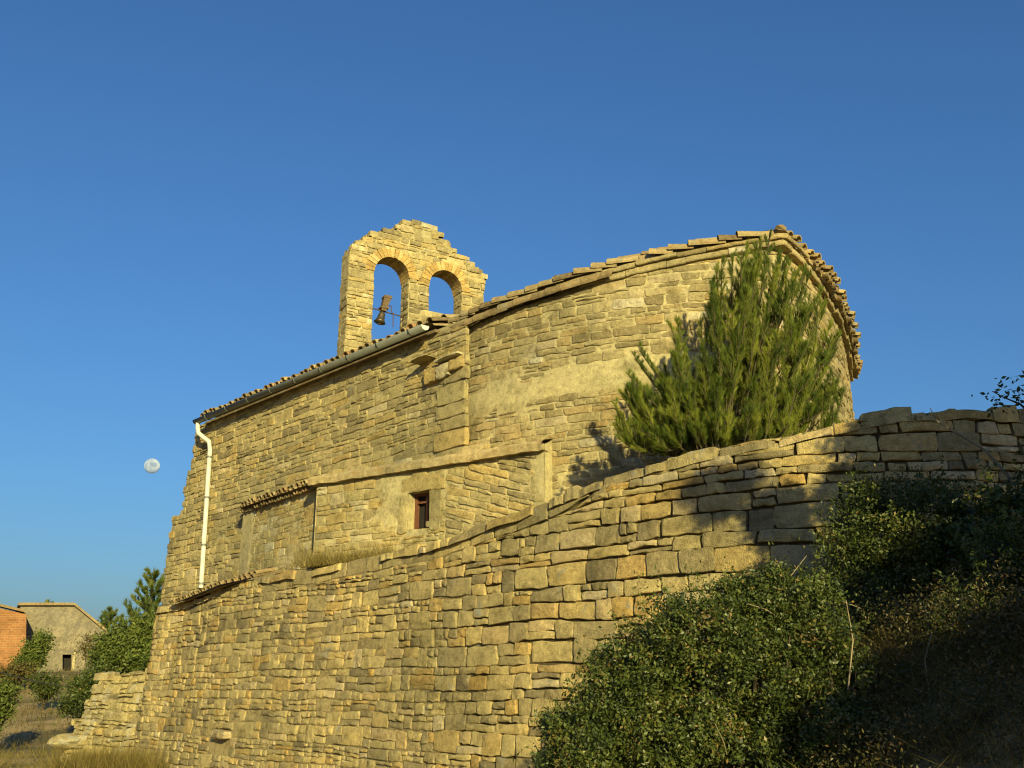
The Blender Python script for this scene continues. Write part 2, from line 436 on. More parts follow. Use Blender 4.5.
# ------------------------------------------------------------------ apse
ev = []
for (px, py, z) in ((452, 326, 7.0), (480, 312, 7.04), (520, 297, 7.1), (560, 283, 7.16), (610, 268, 7.25), (660, 256, 7.33), (710, 246, 7.41), (755, 238, 7.5), (774, 235, 7.545), (783, 233, 7.56), (790, 238.5, 7.54),
                    (800, 247, 7.5), (818, 268, 7.42), (833, 292, 7.32), (845, 318, 7.22), (852, 345, 7.1), (855, 372, 7.0)):
    ev.append(PH(px, py, z))
eplan = Plan([(p.x, p.y) for p in ev], True)
ez = lerp_table([(eplan.nearest(p), p.z) for p in ev])
UAPEX = eplan.nearest(ev[9])
# the wall stands back from the eave
wp = []
for u in arange(0, eplan.len, .25):
    p, n = eplan.at(u); back = .07 + .05 * sstep(UAPEX - 1.5, UAPEX + .6, u); wp.append(p - n * back)
wp[0] = wp[0] - (wp[1] - wp[0]) * .8
# round off the wall's turn below the corner of the roof
for it in range(3):
    wp = [wp[0]] + [(wp[i - 1] + wp[i] * 2 + wp[i + 1]) / 4 for i in range(1, len(wp) - 1)] + [wp[-1]]
e0, n0 = wp[-1], (wp[-1] - wp[-2]).normalized()
wp += [e0 + n0 * 1.0 + Vector((-.15, 0)), e0 + n0 * 2.2 + Vector((-.6, 0)), e0 + n0 * 3.2 + Vector((-1.4, .1))]
aplan = Plan(wp, True)
def apse(u, v, d):
    p, n = aplan.at(u); p = p + n * d; return Vector((p.x, p.y, v))
def atop(u):
    p, n = aplan.at(u); return ez(eplan.nearest(p)) - .13 if u < aplan.len - 3.0 else 6.87
def apse_plaster(u, v):
    # the rendered band round the middle of the apse and smaller smeared patches
    t = .11 * n1(u * 1.1, v * 2.0, 5) + .05 * n1(u * 4, v * 5, 6)
    band = .20 - abs(v - (5.62 + .02 * u)) + t if u < 4.4 else -1
    blot = .30 * n1(u * .55 + 20, v * .8, 9) + .14 * n1(u * 2.6, v * 3.2, 2) - .22
    low = -.1 + .35 * (4.6 - v) * .5 + t if .8 < u < 2.4 and v < 4.6 else -1
    return max(band, blot, low)
M = MB()
masonry(M, apse, TER - .5, 7.6, lambda v: [(0, aplan.len)], rng, .08, .15, .18, .50, .006, 0, .018, .02, split=.12, inset=.009,
        top=atop, skip=lambda u, v: apse_plaster(u, v) > .02, tones=(0, 1))
sheet(M, apse, arange(0, aplan.len, .06), lambda u: (TER - .6, atop(u)), 70, lambda u, v: -.004 + .026 * sstep(-.012, .015, apse_plaster(u, v) + .03 * n1(u * 9, v * 9)) + .005 * n1(u * 2, v * 2) + .004 * n1(u * 8, v * 8), 1, .6)
# core that closes the apse behind
core = [apse(u, 0, -.05) for u in arange(0, aplan.len, .4)]
core += [Vector((nave(UN0, 0, -NWID).x, nave(UN0, 0, -NWID).y, 0)), Vector((nave(UN0, 0, -.3).x, nave(UN0, 0, -.3).y, 0))]
nb = len(core)
M.add([Vector((p.x, p.y, TER - .6)) for p in core] + [Vector((p.x, p.y, 6.8)) for p in core],
      [(i, (i + 1) % nb, nb + (i + 1) % nb, nb + i) for i in range(len(core) - 3, nb)], .4, 0)
M.build('apse_wall', [M_APSE, M_MORTAR], chapel)

# cornice slab under the tiles
M = MB()
us = arange(0, eplan.len, .08)
def eave(u, d, dz):
    p, n = eplan.at(u); p = p + n * d; return Vector((p.x, p.y, ez(u) + dz))
for (d1, z0, z1, wmn, wmx) in ((-.02, -.165, -.075, .25, .6), (.03, -.07, -.005, .3, .8)):
    u = 0.
    while u < eplan.len:
        w = min(rng.uniform(wmn, wmx), eplan.len - u + .01); t = rng.random()
        ins_ = -.13 * sstep(UAPEX * .50, UAPEX * .36, u + w / 2)
        dj = d1 + ins_ + rng.uniform(-.03, .02); za = z0 + rng.uniform(-.015, .012); zb = z1 + rng.uniform(-.012, .008)
        k = max(1, int(w / .08)); vs = []; fs = []
        for i in range(k + 1):
            uu = u + .004 + (w - .008) * i / k; a = .010 * n1(uu * 14, z0 * 9, 1); b = .008 * n1(uu * 14, z0 * 9, 7)
            vs += [eave(uu, -.4, za), eave(uu, dj + a - .012, za + b), eave(uu, dj + a, za + .014 + b), eave(uu, dj + b, zb - .012 + a), eave(uu, dj - .014 + b, zb + b), eave(uu, -.4, zb + .03)]
        for i in range(k):
            for q in range(6): fs.append((i * 6 + q, i * 6 + (q + 1) % 6, i * 6 + 6 + (q + 1) % 6, i * 6 + 6 + q))
        fs += [tuple(range(6)), tuple(range(k * 6, k * 6 + 6))]
        M.add(vs, fs, t, 0); u += w
M.build('cornice', [M_APSE], chapel)

def roof_tile(M, p, along, up, L, r0=.085, r1=.068, tone=.5, th=.014, flip=False):
    """curved clay tile: p = middle of its lower mouth, along = direction up the roof"""
    along = along.normalized(); side = along.cross(up).normalized(); up = side.cross(along).normalized()
    sg = 7; vs = []; fs = []
    for (t, r) in ((0, r0), (1, r1)):
        for rr in (r, r - th):
            for k in range(sg + 1):
                a = math.pi * k / sg
                vs.append(p + along * (L * t) + side * (math.cos(a) * rr) + up * (math.sin(a) * rr * (.9 if not flip else -.9)))
    n = sg + 1
    for k in range(sg):
        fs += [(k, k + 1, 2 * n + k + 1, 2 * n + k), (n + k + 1, n + k, 3 * n + k, 3 * n + k + 1), (k + 1, k, n + k, n + k + 1), (2 * n + k, 2 * n + k + 1, 3 * n + k + 1, 3 * n + k)]
    fs += [(0, 2 * n, 3 * n, n), (sg, n + sg, 3 * n + sg, 2 * n + sg)]
    M.add(vs, fs, tone, 0, False)

# tiles laid along the rising edge, then tile ends pointing outwards round the corner
M = MB()
Z3 = Vector((0, 0, 1))
u = .0
while u < UAPEX - .3:
    L = rng.uniform(.26, .46)
    p = eave(u, .0 + rng.uniform(-.01, .015), .03); q = eave(u + L, -.02, .01 + rng.uniform(-.01, .01))
    _, n = eplan.at(u); n3 = Vector((n.x, n.y, 0))
    if u < UAPEX * .95 and (u < UAPEX * .5 or rng.random() < .75):
        lift = rng.uniform(.0, .05)
        roof_tile(M, p + n3 * .0 + Z3 * (.022 + lift * .8), q - p - Z3 * lift, (Z3 + n3 * .55), L * 1.15, .080, .064, rng.random() * .65)
    if u < UAPEX * .47:
        p2 = eave(u + .12, .01, -.105); q2 = eave(u + .12 + L, .01, -.105)
        roof_tile(M, p2 + Z3 * rng.uniform(-.01, .02), q2 - p2 - Z3 * .01, (Z3 + n3 * .9), L * 1.25, .082, .066, rng.random() * .6)
    if rng.random() < .8:
        roof_tile(M, eave(u + .1, -.22, .12 + rng.uniform(0, .05)), q - p, Z3, L, .085, .07, rng.random())
    u += L * (.72 if u < UAPEX * .5 else .92)
u = UAPEX + .15
while u < eplan.len + .25:
    _, n = eplan.at(u); n3 = Vector((n.x, n.y, 0))
    k = sstep(UAPEX, UAPEX + 1.4, u)
    for (dd, dz, fl) in ((.10, .02, False),):
        uu = u + (.10 if dz < 0 else 0)
        p = eave(uu, (dd + rng.uniform(-.05, .04)) * (.25 + .85 * k), dz + rng.uniform(-.02, .02))
        roof_tile(M, p, -n3 + Z3 * (.32 + rng.uniform(-.05, .05)), Z3, .52, .086, .076, .35 + rng.random() * .5, .020, fl)
        roof_tile(M, p + n3 * -.03 - Z3 * .05, -n3 + Z3 * .3, Z3, .5, .078, .072, rng.random() * .4, .018, True)
    u += .20
# broken ridge end at the corner
verge_ = M; M = MB()
p = eave(UAPEX - .04, -.05, .03)
_, n = eplan.at(UAPEX)
tube(M, [p + Vector((0, 0, -.02)), p + Vector((.01, .02, .07)), p + Vector((.03, .05, .10))], [.10, .085, .05], 7, .35, 0, True, False)
ridge_ = M; M = verge_; M.build('verge_tiles', [M_TILE], chapel); ridge_.build('ridge_end', [M_TILE], chapel)

# roof surfaces
M = MB()
ct = Vector((2.4, 17.2, 7.95))
for a, b in zip(us, us[1:]):
    M.add([eave(a, -.03, -.01), eave(b, -.03, -.01), eave(b, -.10, .12), eave(a, -.10, .12), eave(b, -.5, .20), eave(a, -.5, .20), ct], [(0, 1, 2, 3), (3, 2, 4, 5), (5, 4, 6)], .4, 0)
last = eave(eplan.len, -.03, .03)
bk = nave(UN0, 6.95, -NWID)
M.add([last, apse(aplan.len, 6.95, .1), bk, ct], [(0, 1, 3), (1, 2, 3)], .4, 0)
M.add([eave(0, -.03, .03), ct, nave(-.3, 7.85, -NWID / 2)], [(0, 1, 2)], .4, 0)
M.add([bk, ct, nave(-.3, 7.85, -NWID / 2)], [(0, 1, 2)], .4, 0)
# nave roof: rows of curved tiles as one corrugated skin with real steps
pitch = .215; nt_ = int(LN / pitch)
for slope in (0, 1):
    for r in range(7):
        t0, t1 = r / 7, (r + 1) / 7 + .01
        vs = []; fs = []
        for i in range(nt_ * 6 + 1):
            uu = i / 6 * pitch - .05
            hgt = .07 * abs(math.sin(math.pi * i / 6)) ** .8 + .012 * n1(int(i / 6) * 3.3, r * 2.1, slope)
            for t, dz in ((t0, .035), (t1, 0.)):
                dep = .10 - t * (NWID / 2 + .1) if slope == 0 else -NWID - .1 + t * (NWID / 2 + .1)
                vs.append(nave(uu, 7.0 + .85 * t + dz + hgt, dep))
        for i in range(nt_ * 6): fs.append((2 * i, 2 * i + 2, 2 * i + 3, 2 * i + 1))
        M.add(vs, fs, .2 + .6 * rng.random(), 0)
M.build('roof', [M_TILE], chapel)
# eave tiles standing above the gutter, each one a curved tile
M = MB()
u = .02
while u < LN:
    roof_tile(M, nave(u, 7.075 + rng.uniform(-.02, .035), .17 + rng.uniform(-.03, .03)), -nn + Z3 * .28, Z3, .5, .088, .07, rng.random())
    roof_tile(M, nave(u + .02, 7.22 + rng.uniform(-.015, .02), -.18 + rng.uniform(-.03, .03)), -nn + Z3 * .28, Z3, .5, .088, .07, rng.random())
    u += rng.uniform(.195, .225)
M.build('eave_tiles', [M_TILE], chapel)
M = MB()
obox(M, nave(-.05, 6.93, -.05), dn * (LN + .02), nn * .12, Vector((0, 0, .05)), .0, 0)
M.build('eave_board', [M_TILE], chapel)

# gutter and downpipe
M = MB()
def half_pipe(M, a, b, r, th=.008):
    d = (b - a).normalized(); side = d.cross(Z3).normalized(); vs = []; fs = []
    sg = 10
    for p in (a, b):
        for rr in (r, r - th):
            for k in range(sg + 1):
                an = math.pi + math.pi * k / sg; vs.append(p + side * (math.cos(an) * rr) + Z3 * (math.sin(an) * rr))
    n = sg + 1
    for k in range(sg):
        fs += [(k, k + 1, 2 * n + k + 1, 2 * n + k), (n + k + 1, n + k, 3 * n + k, 3 * n + k + 1), (k + 1, k, n + k, n + k + 1), (2 * n + k, 2 * n + k + 1, 3 * n + k + 1, 3 * n + k)]
    fs += [(0, 2 * n, 3 * n, n), (sg, n + sg, 3 * n + sg, 2 * n + sg)]
    M.add(vs, fs, .5, 0, True)
ga, gb = GA + Z3 * .01, GB - Z3 * .01 + dn * .04
half_pipe(M, ga, gb, .082)
gut = M.build('gutter', [M_ZINC], chapel)
M = MB()
for i in range(9):
    M = MB(); c = ga + (gb - ga) * ((i + .35) / 9); half_pipe(M, c, c + dn * .035, .092); M.build('bracket', [M_ZINC], gut)
M = MB()
side = dn.cross(Z3).normalized(); vs = [ga - dn * .004]
for k in range(11):
    a = math.pi + math.pi * k / 10; vs.append(ga - dn * .004 + side * (math.cos(a) * .08) + Z3 * (math.sin(a) * .08))
vs += [p + dn * .012 for p in vs]
M.add(vs, [(0, k, k + 1) for k in range(1, 11)] + [(12, 12 + k + 1, 12 + k) for k in range(1, 11)], .5, 0)
M.build('end_cap', [M_WHITE], gut)
M = MB()
g0 = gb - dn * .10 - Z3 * .07
w1 = PP(210, 449, nave(0, 0, .09), nn); w2 = PP(201, 588, nave(0, 0, .09), nn)
tube(M, [g0, g0 - Z3 * .10, g0 - Z3 * .16 + (w1 - g0) * .12, w1 + Z3 * .10 - (w1 - g0) * .10, w1 - Z3 * .02, w1 + (w2 - w1) * .3, w2], .048, 12, .5, 0)
dp = M.build('downpipe', [M_WHITE], chapel)
for t in (.06, .36, .7, .97):
    M = MB(); c = w1 + (w2 - w1) * t; tube(M, [c + Z3 * .02, c - Z3 * .02], .056, 12); obox(M, c - nn * .10 - dn * .01, dn * .02, nn * .06, Z3 * .02); M.build('clamp', [M_ZINC], dp)

# ------------------------------------------------------------------ annex with the small window
ZL, ZR = 4.82, 4.79
aL, aR = PH(318, 478, ZL), PH(545, 442, ZR)
da = Vector((aR.x - aL.x, aR.y - aL.y, 0)); LA = da.length; da.normalize()
na = Vector((da.y, -da.x, 0))
if na.y > 0: na = -na
A0 = Vector((aL.x, aL.y, 0))
def az(u): return ZL + (ZR - ZL) * u / LA
def annex(u, v, d): return A0 + da * u + na * d + Vector((0, 0, v))
def annex_uv(px, py):
    p = PP(px, py, A0, na); q = p - A0; return q.dot(da), p.z
wu0, wv1 = annex_uv(409, 493); wu1, _ = annex_uv(430, 496); _, wv0 = annex_uv(408, 530)
useam = annex_uv(446, 480)[0]
AB = TER - .35
def annex_pl(u, v):
    return (.05 - abs(u - (wu0 + wu1) / 2 + .2) * .25 + .30 * n1(u * 1.6, v * 1.5, 31) + .1 * n1(u * 5, v * 4, 3)) if u < useam + .05 else max(-.3, .12 - abs(u - LA + .05) + .04 * n1(v * 4, 3))
inwin = lambda u, v: wu0 - .02 < u < wu1 + .02 and wv0 - .02 < v < wv1 + .02
M = MB()
masonry(M, annex, AB, 4.9, lambda v: [(0, useam)], rng, .10, .18, .2, .5, .007, 0, .018, .02, top=lambda u: az(u) - .13, skip=lambda u, v: annex_pl(u, v) > .0 or (wu0 - .12 < u < wu1 + .12 and wv0 - .1 < v < wv1 + .15), inset=.01, tones=(.1, 1))
masonry(M, annex, AB - .5, 5.9, lambda v: [(useam, LA)], rng, .08, .14, .2, .5, .007, 0, .02, .03, top=lambda u: az(u) - .13, skip=lambda u, v: annex_pl(u, v) > .06 or v < AB, inset=.01, skew=-.30, tones=(0, .9))
cols = arange(0, wu0, .06) + arange(wu0, wu1, .06)[1:] + arange(wu1, LA, .06)[1:]
def dback(u, v): return -.006 + .022 * sstep(-.05, .05, annex_pl(u, v)) + .008 * n1(u * 2, v * 2) + .006 * n1(u * 9, v * 9)
for seg in (arange(0, wu0, .06), arange(wu1, LA, .06)): sheet(M, annex, seg, lambda u: (AB, az(u) - .02), 34, dback, 1, .8)
sheet(M, annex, arange(wu0, wu1, .06), lambda u: (AB, wv0), 14, dback, 1, .8); sheet(M, annex, arange(wu0, wu1, .06), lambda u: (wv1, az(u) - .02), 10, dback, 1, .8)
# reveal of the window
RD = -.26
M.add([annex(wu0, wv0, .01), annex(wu1, wv0, .01), annex(wu1, wv1, .01), annex(wu0, wv1, .01), annex(wu0, wv0, RD), annex(wu1, wv0, RD), annex(wu1, wv1, RD), annex(wu0, wv1, RD)],
      [(0, 1, 5, 4), (1, 2, 6, 5), (2, 3, 7, 6), (3, 0, 4, 7)], .5, 1)
# end wall on the right and left, flat roof
M.add([annex(LA, AB, .01), annex(LA, ZR - .03, .01), annex(LA, ZR + .09, -.25), annex(LA, ZR + .44, -1.6), annex(LA, AB, -1.6)], [(0, 1, 2, 3, 4)], .6, 1)
M.add([annex(0, AB, .01), annex(0, ZL - .1, .01), annex(0, ZL - .1, -2), annex(0, AB, -2)], [(0, 1, 2, 3)], .6, 1)
M.build('annex_wall', [M_CHAPEL, M_MORTAR], chapel)
M = MB()                                           # sill, lintel and jamb slabs
stone(M, annex, [(wu0 - .16, wv1 + .01), (wu1 + .22, wv1 + .0), (wu1 + .20, wv1 + .24), (wu0 - .14, wv1 + .22)], .024, rng, .008, -.05, .75)
stone(M, annex, [(wu1 + .012, wv0 - .05), (wu1 + .22, wv0 - .05), (wu1 + .24, wv1 - .01), (wu1 + .012, wv1 - .01)], .024, rng, .008, -.05, .35)
stone(M, annex, [(wu0 - .20, wv0 - .05), (wu0 - .012, wv0 - .05), (wu0 - .012, wv1 - .01), (wu0 - .16, wv1 - .01)], .024, rng, .008, -.05, .5)
M.build('window_surround', [M_CHAPEL], chapel)
M = MB(); fw = .035
for (u0, u1, v0, v1) in ((wu0, wu0 + fw, wv0, wv1), (wu1 - fw, wu1, wv0, wv1), (wu0 + fw, wu1 - fw, wv1 - fw, wv1)):
    obox(M, annex(u0, v0, RD + .05), da * (u1 - u0), na * .07, Z3 * (v1 - v0))
win = M.build('window', [M_REDWOOD], chapel)
M = MB(); obox(M, annex((wu0 + wu1) / 2 + .01, wv0, RD + .06), da * .04, na * .05, Z3 * (wv1 - wv0 - fw)); obox(M, annex(wu0 + fw, wv1 - .15, RD + .065), da * (wu1 - wu0 - 2 * fw), na * .035, Z3 * .03)
M.build('mullion', [M_REDWOOD], win)
M = MB(); obox(M, annex(wu0 + .003, wv0, RD + .01), da * (wu1 - wu0 - .006), na * .02, Z3 * (wv1 - wv0 - .003))
M.build('pane', [M_DARK], win)
# mortared coping that runs along the top
M = MB(); vs = []; fs = []; uu = arange(-.12, LA + .02, .07)
for u in uu:
    w = .02 * n1(u * 3, 1) + .012 * n1(u * 11, 2)
    vs += [annex(u, az(u) - .13 + w, -.05), annex(u, az(u) - .13 + w, .10 + w), annex(u, az(u) - .035 + w, .115 + w), annex(u, az(u) + .02 + w, .06), annex(u, az(u) + .10, -.25), annex(u, az(u) + .45, -1.6)]
for i in range(len(uu) - 1):
    for k in range(5): fs.append((i * 6 + k, i * 6 + 6 + k, i * 6 + 7 + k, i * 6 + 1 + k))
M.add(vs, fs, .5, 0)
M.build('coping', [stone_mat('coping_mortar', [(0, (.45, .36, .2)), (1, (.5, .4, .22))], spots=(.34, .24, .11), spot_lo=.5, spot_hi=.62)], chapel)
# a few loose slabs lying on that coping
lay = ((476, 441, .26, .09, .9), (360, 466, .22, .06, .9), (408, 457, .18, .05, 1.0), (424, 452, .2, .06, .3), (338, 472, .16, .05, .7))
for (px, py, w, h, tn) in lay:
    M = MB(); q = PP(px, py, annex(0, 0, -.08), na); uq = (q - A0).dot(da)
    zq = az(uq) + .035
    top = lambda u, v, d: annex(u, zq + d, -.08 - v)
    stone(M, top, [(uq - w, -.10), (uq + w, -.12), (uq + w * .8, .10), (uq - w * .7, .12)], h, rng, .02, -.03, tn, .01)
    o = M.build('loose_slab', [M_CHAPEL])
    tag(o, {476: 'grey slab lying on the annex coping beside the apse wall', 360: 'flat pale stone lying on the coping just right of the projecting tiles', 408: 'small whitish stone on the coping above left of the window',
            424: 'dark flat stone on the coping directly above the window', 338: 'small stone on the coping end next to the tile row'}[px], 'stone', 'loose stones on the annex coping')

# low shed with its tiled eave, left of the annex
SZ = 4.83
sL, sR = PH(243, 506, 4.85), PH(322, 481, 4.81)
dsd = Vector((sR.x - sL.x, sR.y - sL.y, 0)); LS = dsd.length; dsd.normalize(); ns = Vector((dsd.y, -dsd.x, 0))
if ns.y > 0: ns = -ns
S0 = Vector((sL.x, sL.y, 0)) - ns * .03
def shed(u, v, d): return S0 + dsd * u + ns * d + Vector((0, 0, v))
M = MB()
masonry(M, shed, TER - 1.0, SZ - .12, lambda v: [(.0, LS + .15)], rng, .09, .16, .18, .45, .005, -.002, .006, .02, tilt=.003, rough=.004, skip=lambda u, v: .08 < u < .42 + .2 * n1(v * 2) and v < 4.3, inset=.006, tones=(.45, 1))
sheet(M, shed, arange(0, LS + .2, .05), lambda u: (TER - 1.0, SZ - .06), 20, lambda u, v: -.006 + .010 * n1(u * 2, v * 2) + .02 * sstep(.5, .4, u), 1, .5)
M.add([shed(0, TER - 1, .0), shed(0, SZ - .06, .0), shed(0, SZ + .3, -2), shed(0, TER - 1, -2)], [(0, 1, 2, 3)], .4, 0)
M.build('shed_wall', [M_CHAPEL, M_MORTAR], chapel)
M = MB(); u = 0.03
while u < LS + .02:
    for (d, dz, tl) in ((.09, .0, .16), (.05, .085, .2), (-.11, .12, .2)):
        roof_tile(M, shed(u + rng.uniform(-.015, .015), SZ - .06 + dz + rng.uniform(-.01, .015), d + rng.uniform(-.03, .03)), -ns + Z3 * tl, Z3, .48, .078, .066, rng.random())
    roof_tile(M, shed(u + .08, SZ - .075, .10 + rng.uniform(-.03, .03)), -ns + Z3 * .16, Z3, .45, .07, .066, rng.random(), .014, True)
    u += .165
M.add([shed(0, SZ - .05, .15), shed(LS, SZ - .05, .15), shed(LS, SZ + .42, -1.9), shed(0, SZ + .42, -1.9)], [(0, 1, 2, 3)], .4, 0)
M.build('shed_tiles', [M_TILE], chapel)

# ------------------------------------------------------------------ bell gable
b0 = PD(348, 245, 17.5); b1 = PH(484, 277, b0.z)
bd = Vector((b1.x - b0.x, b1.y - b0.y, 0)).normalized(); bn = Vector((bd.y, -bd.x, 0))
if bn.y > 0: bn = -bn
B0 = Vector((b0.x, b0.y, 0)); BTH = .36
def gable(u, v, d): return B0 + bd * u + bn * d + Vector((0, 0, v))
def guv(px, py):
    p = PP(px, py, B0, bn); q = p - B0; return q.dot(bd), p.z
prof = [guv(*p) for p in ((346.5, 300), (348, 254), (351, 245), (356, 242), (365, 242), (371, 236), (384, 232.5), (398, 229), (403, 223.5), (412, 220.5), (421, 224), (437, 227), (438.5, 239), (449, 243), (453, 254),
                          (469, 258), (470.5, 268), (482, 272), (485, 279), (483.5, 300))]
ZB = 6.6
uLb, uRb = guv(344.5, 340)[0], prof[-1][0]
outline = [(uLb - .02, ZB)] + prof + [(uRb, ZB)]
def arch(l, r, sp, sill):
    u0, u1 = guv(*l)[0], guv(*r)[0]; rad = (u1 - u0) / 2
    zt = guv(*sp)[1]; zs = zt - rad
    return u0, u1, rad, zs, sill
oa = arch((372.5, 300), (408.5, 300), (389, 256.5), guv(385, 345)[1])
ob = arch((428.5, 292), (462, 292), (446, 270.5), guv(440, 313)[1])
def hole_pts(o):
    u0, u1, rad, zs, sl = o; c = (u0 + u1) / 2
    return [(u0, sl)] + [(c - rad * math.cos(math.pi * k / 14), zs + rad * math.sin(math.pi * k / 14)) for k in range(15)] + [(u1, sl)]
def in_poly(u, v, P):
    c = False; j = len(P) - 1
    for i in range(len(P)):
        if (P[i][1] > v) != (P[j][1] > v) and u < (P[j][0] - P[i][0]) * (v - P[i][1]) / (P[j][1] - P[i][1]) + P[i][0]: c = not c
        j = i
    return c
bmh = bmesh.new()
def loop(P):
    vs = [bmh.verts.new((p[0], p[1], 0)) for p in P]; return [bmh.edges.new((vs[i], vs[(i + 1) % len(vs)])) for i in range(len(vs))]
ed = loop([(u + (.02 if u < .5 else -.02), v - .02) for u, v in outline]) + loop(hole_pts(oa)) + loop(hole_pts(ob))
bmesh.ops.triangle_fill(bmh, use_beauty=True, use_dissolve=False, edges=ed)
fcs = [f for f in bmh.faces]
for f in list(fcs):
    c = f.calc_center_median()
    if in_poly(c.x, c.y, hole_pts(oa)) or in_poly(c.x, c.y, hole_pts(ob)): bmh.faces.remove(f)
bmh.verts.index_update()
M = MB()
vv = [(x.co.x, x.co.y) for x in bmh.verts]; tri = [tuple(x.index for x in f.verts) for f in bmh.faces]
be = [tuple(x.index for x in e.verts) for e in bmh.edges if len(e.link_faces) == 1]
nvv = len(vv)
M.add([gable(u, v, -.004) for u, v in vv] + [gable(u, v, -BTH + .004) for u, v in vv], tri + [tuple(i + nvv for i in t) for t in tri] + [(a, b, b + nvv, a + nvv) for a, b in be], .3, 1)
bmh.free()
def solid_at(u, v, mg=0.):
    if not in_poly(u, v, outline): return False
    for o in (oa, ob):
        u0, u1, rad, zs, sl = o; c = (u0 + u1) / 2
        if sl < v <= zs and u0 - mg < u < u1 + mg: return False
        if v > zs and math.hypot(u - c, v - zs) < rad + (.17 if mg == 0 else mg): return False
    return True
def gint(v):
    st = .02; out = []; cur = None; u = uLb - .3
    while u < uRb + .3:
        s = solid_at(u, v)
        if s and cur is None: cur = u
        if not s and cur is not None: out.append((cur, u)); cur = None
        u += st
    return out
gkw = dict(hmin=.08, hmax=.15, wmin=.14, wmax=.40, joint=.005, dmin=0.0, dmax=.03, wob=.012, split=.1, inset=.010, tones=(0, 1), rough=.008)
vtop = max(p[1] for p in prof)
masonry(M, gable, ZB, vtop + .05, gint, rng, **gkw)
masonry(M, lambda u, v, d: gable(u, v, -BTH - d), ZB, vtop + .05, gint, rng, **gkw)
endw = lambda u, v, d: gable(uLb - d, v, -u)
masonry(M, endw, ZB, prof[1][1], lambda v: [(.0, BTH)], rng, .12, .2, .2, .45, .006, -.02, .005, .01, inset=.01)
# jambs
for (uj, sg, o) in ((oa[1], -1, oa), (oa[0], 1, oa), (ob[1], -1, ob), (ob[0], 1, ob)):
    masonry(M, lambda u, v, d, uj=uj, sg=sg: gable(uj + sg * d, v, -u), o[4], o[3], lambda v: [(.0, BTH)], rng, .09, .16, .18, .42, .005, 0, .018, .01, inset=.01)
# rubble on the stepped top edge
for (ua, va), (ub_, vb) in zip(prof[3:-2], prof[4:]):
    L = math.hypot(ub_ - ua, vb - va); k = max(1, int(L / .2))
    for i in range(k):
        cu = ua + (ub_ - ua) * (i + .5) / k; cv = va + (vb - va) * (i + .5) / k
        w = L / k * .5 + .015; h = rng.uniform(.03, .07)
        tp = lambda u, v, d, cv=cv: gable(u, cv + d - .02, -v)
        for (w0, w1) in ((-.02, BTH * .5), (BTH * .5, BTH + .02)):
            stone(M, tp, [(cu - w, w0), (cu + w, w0), (cu + w * .9, w1), (cu - w * .9, w1)], h, rng, .014, -.05, rng.random(), .01, rough=.01)
bg_ = M.build('bell_gable', [M_CHAPEL, M_MORTAR], chapel)
# voussoirs
for o in (oa, ob):
    M = MB(); u0, u1, rad, zs, sl = o; c = (u0 + u1) / 2; k = 17
    for i in range(k):
        a0 = math.pi * (i + .04) / k; a1 = math.pi * (i + .96) / k
        r1 = rad + rng.uniform(.15, .20); r0 = rad - .012
        dd = rng.uniform(.018, .038)
        q = [(c - math.cos(a) * r, zs + math.sin(a) * r) for a, r in ((a0, r0), (a0, r1), (a1, r1), (a1, r0))]
        hexa(M, [gable(x, y, dd) for x, y in q] + [gable(x, y, -BTH - .02) for x, y in q], rng.random())
    M.build('arch', [M_BRICKARCH], bg_)

# bell hanging in the left opening
zc = guv(386, 309)[1]; uc = guv(386, 309)[0]; dm = -BTH * .4
bell = empty('bell', gable(uc, zc, dm)); tag(bell, 'small bronze bell hanging on an iron bar in the left arch of the gable', 'bell')
ti = R(-14)
ax = lambda h, s=0: gable(uc + s - math.sin(ti) * h, zc + h * math.cos(ti), dm)
M = MB(); P_ = []
rings = [(-.02, .035), (-.05, .06), (-.10, .068), (-.16, .075), (-.21, .092), (-.245, .115), (-.25, .105), (-.20, .08)]
tube(M, [ax(h) for h, r in rings], [r for h, r in rings], 16, .5, 0, True)
M.build('bell_cup', [M_BRONZE], bell)
M = MB(); tube(M, [ax(-.1), ax(-.24), ax(-.29)], [.012, .014, .028], 8); M.build('clapper', [M_IRON], bell)
M = MB(); hexa(M, [ax(.0, -.05) + bn * .05, ax(0, .05) + bn * .05, ax(0, .05) - bn * .05, ax(0, -.05) - bn * .05, ax(.34, -.075) + bn * .06, ax(.34, .075) + bn * .06, ax(.34, .075) - bn * .06, ax(.34, -.075) - bn * .06])
for h in (.05, .28): hexa(M, [ax(h, -.085) + bn * .066, ax(h, .085) + bn * .066, ax(h, .085) - bn * .066, ax(h, -.085) - bn * .066, ax(h + .03, -.087) + bn * .068, ax(h + .03, .087) + bn * .068, ax(h + .03, .087) - bn * .068, ax(h + .03, -.087) - bn * .068])
M.build('headstock', [M_WOOD], bell)
M = MB(); tube(M, [gable(oa[0] - .02, zc + .03, dm), gable(uc, zc, dm), gable(oa[1] + .02, zc - .03, dm)], .012, 6)
pts = [gable(uc + .07, zc + .02, dm + .05), gable(uc + .12, zc + .13, dm + .05), gable(uc + .16, zc + .12, dm + .05), gable(uc + .15, zc + .02, dm + .05), gable(uc + .20, zc - .03, dm + .05), gable(uc + .20, zc - .30, dm + .05)]
tube(M, pts, .010, 6); M.build('iron_bar', [M_IRON], bell)

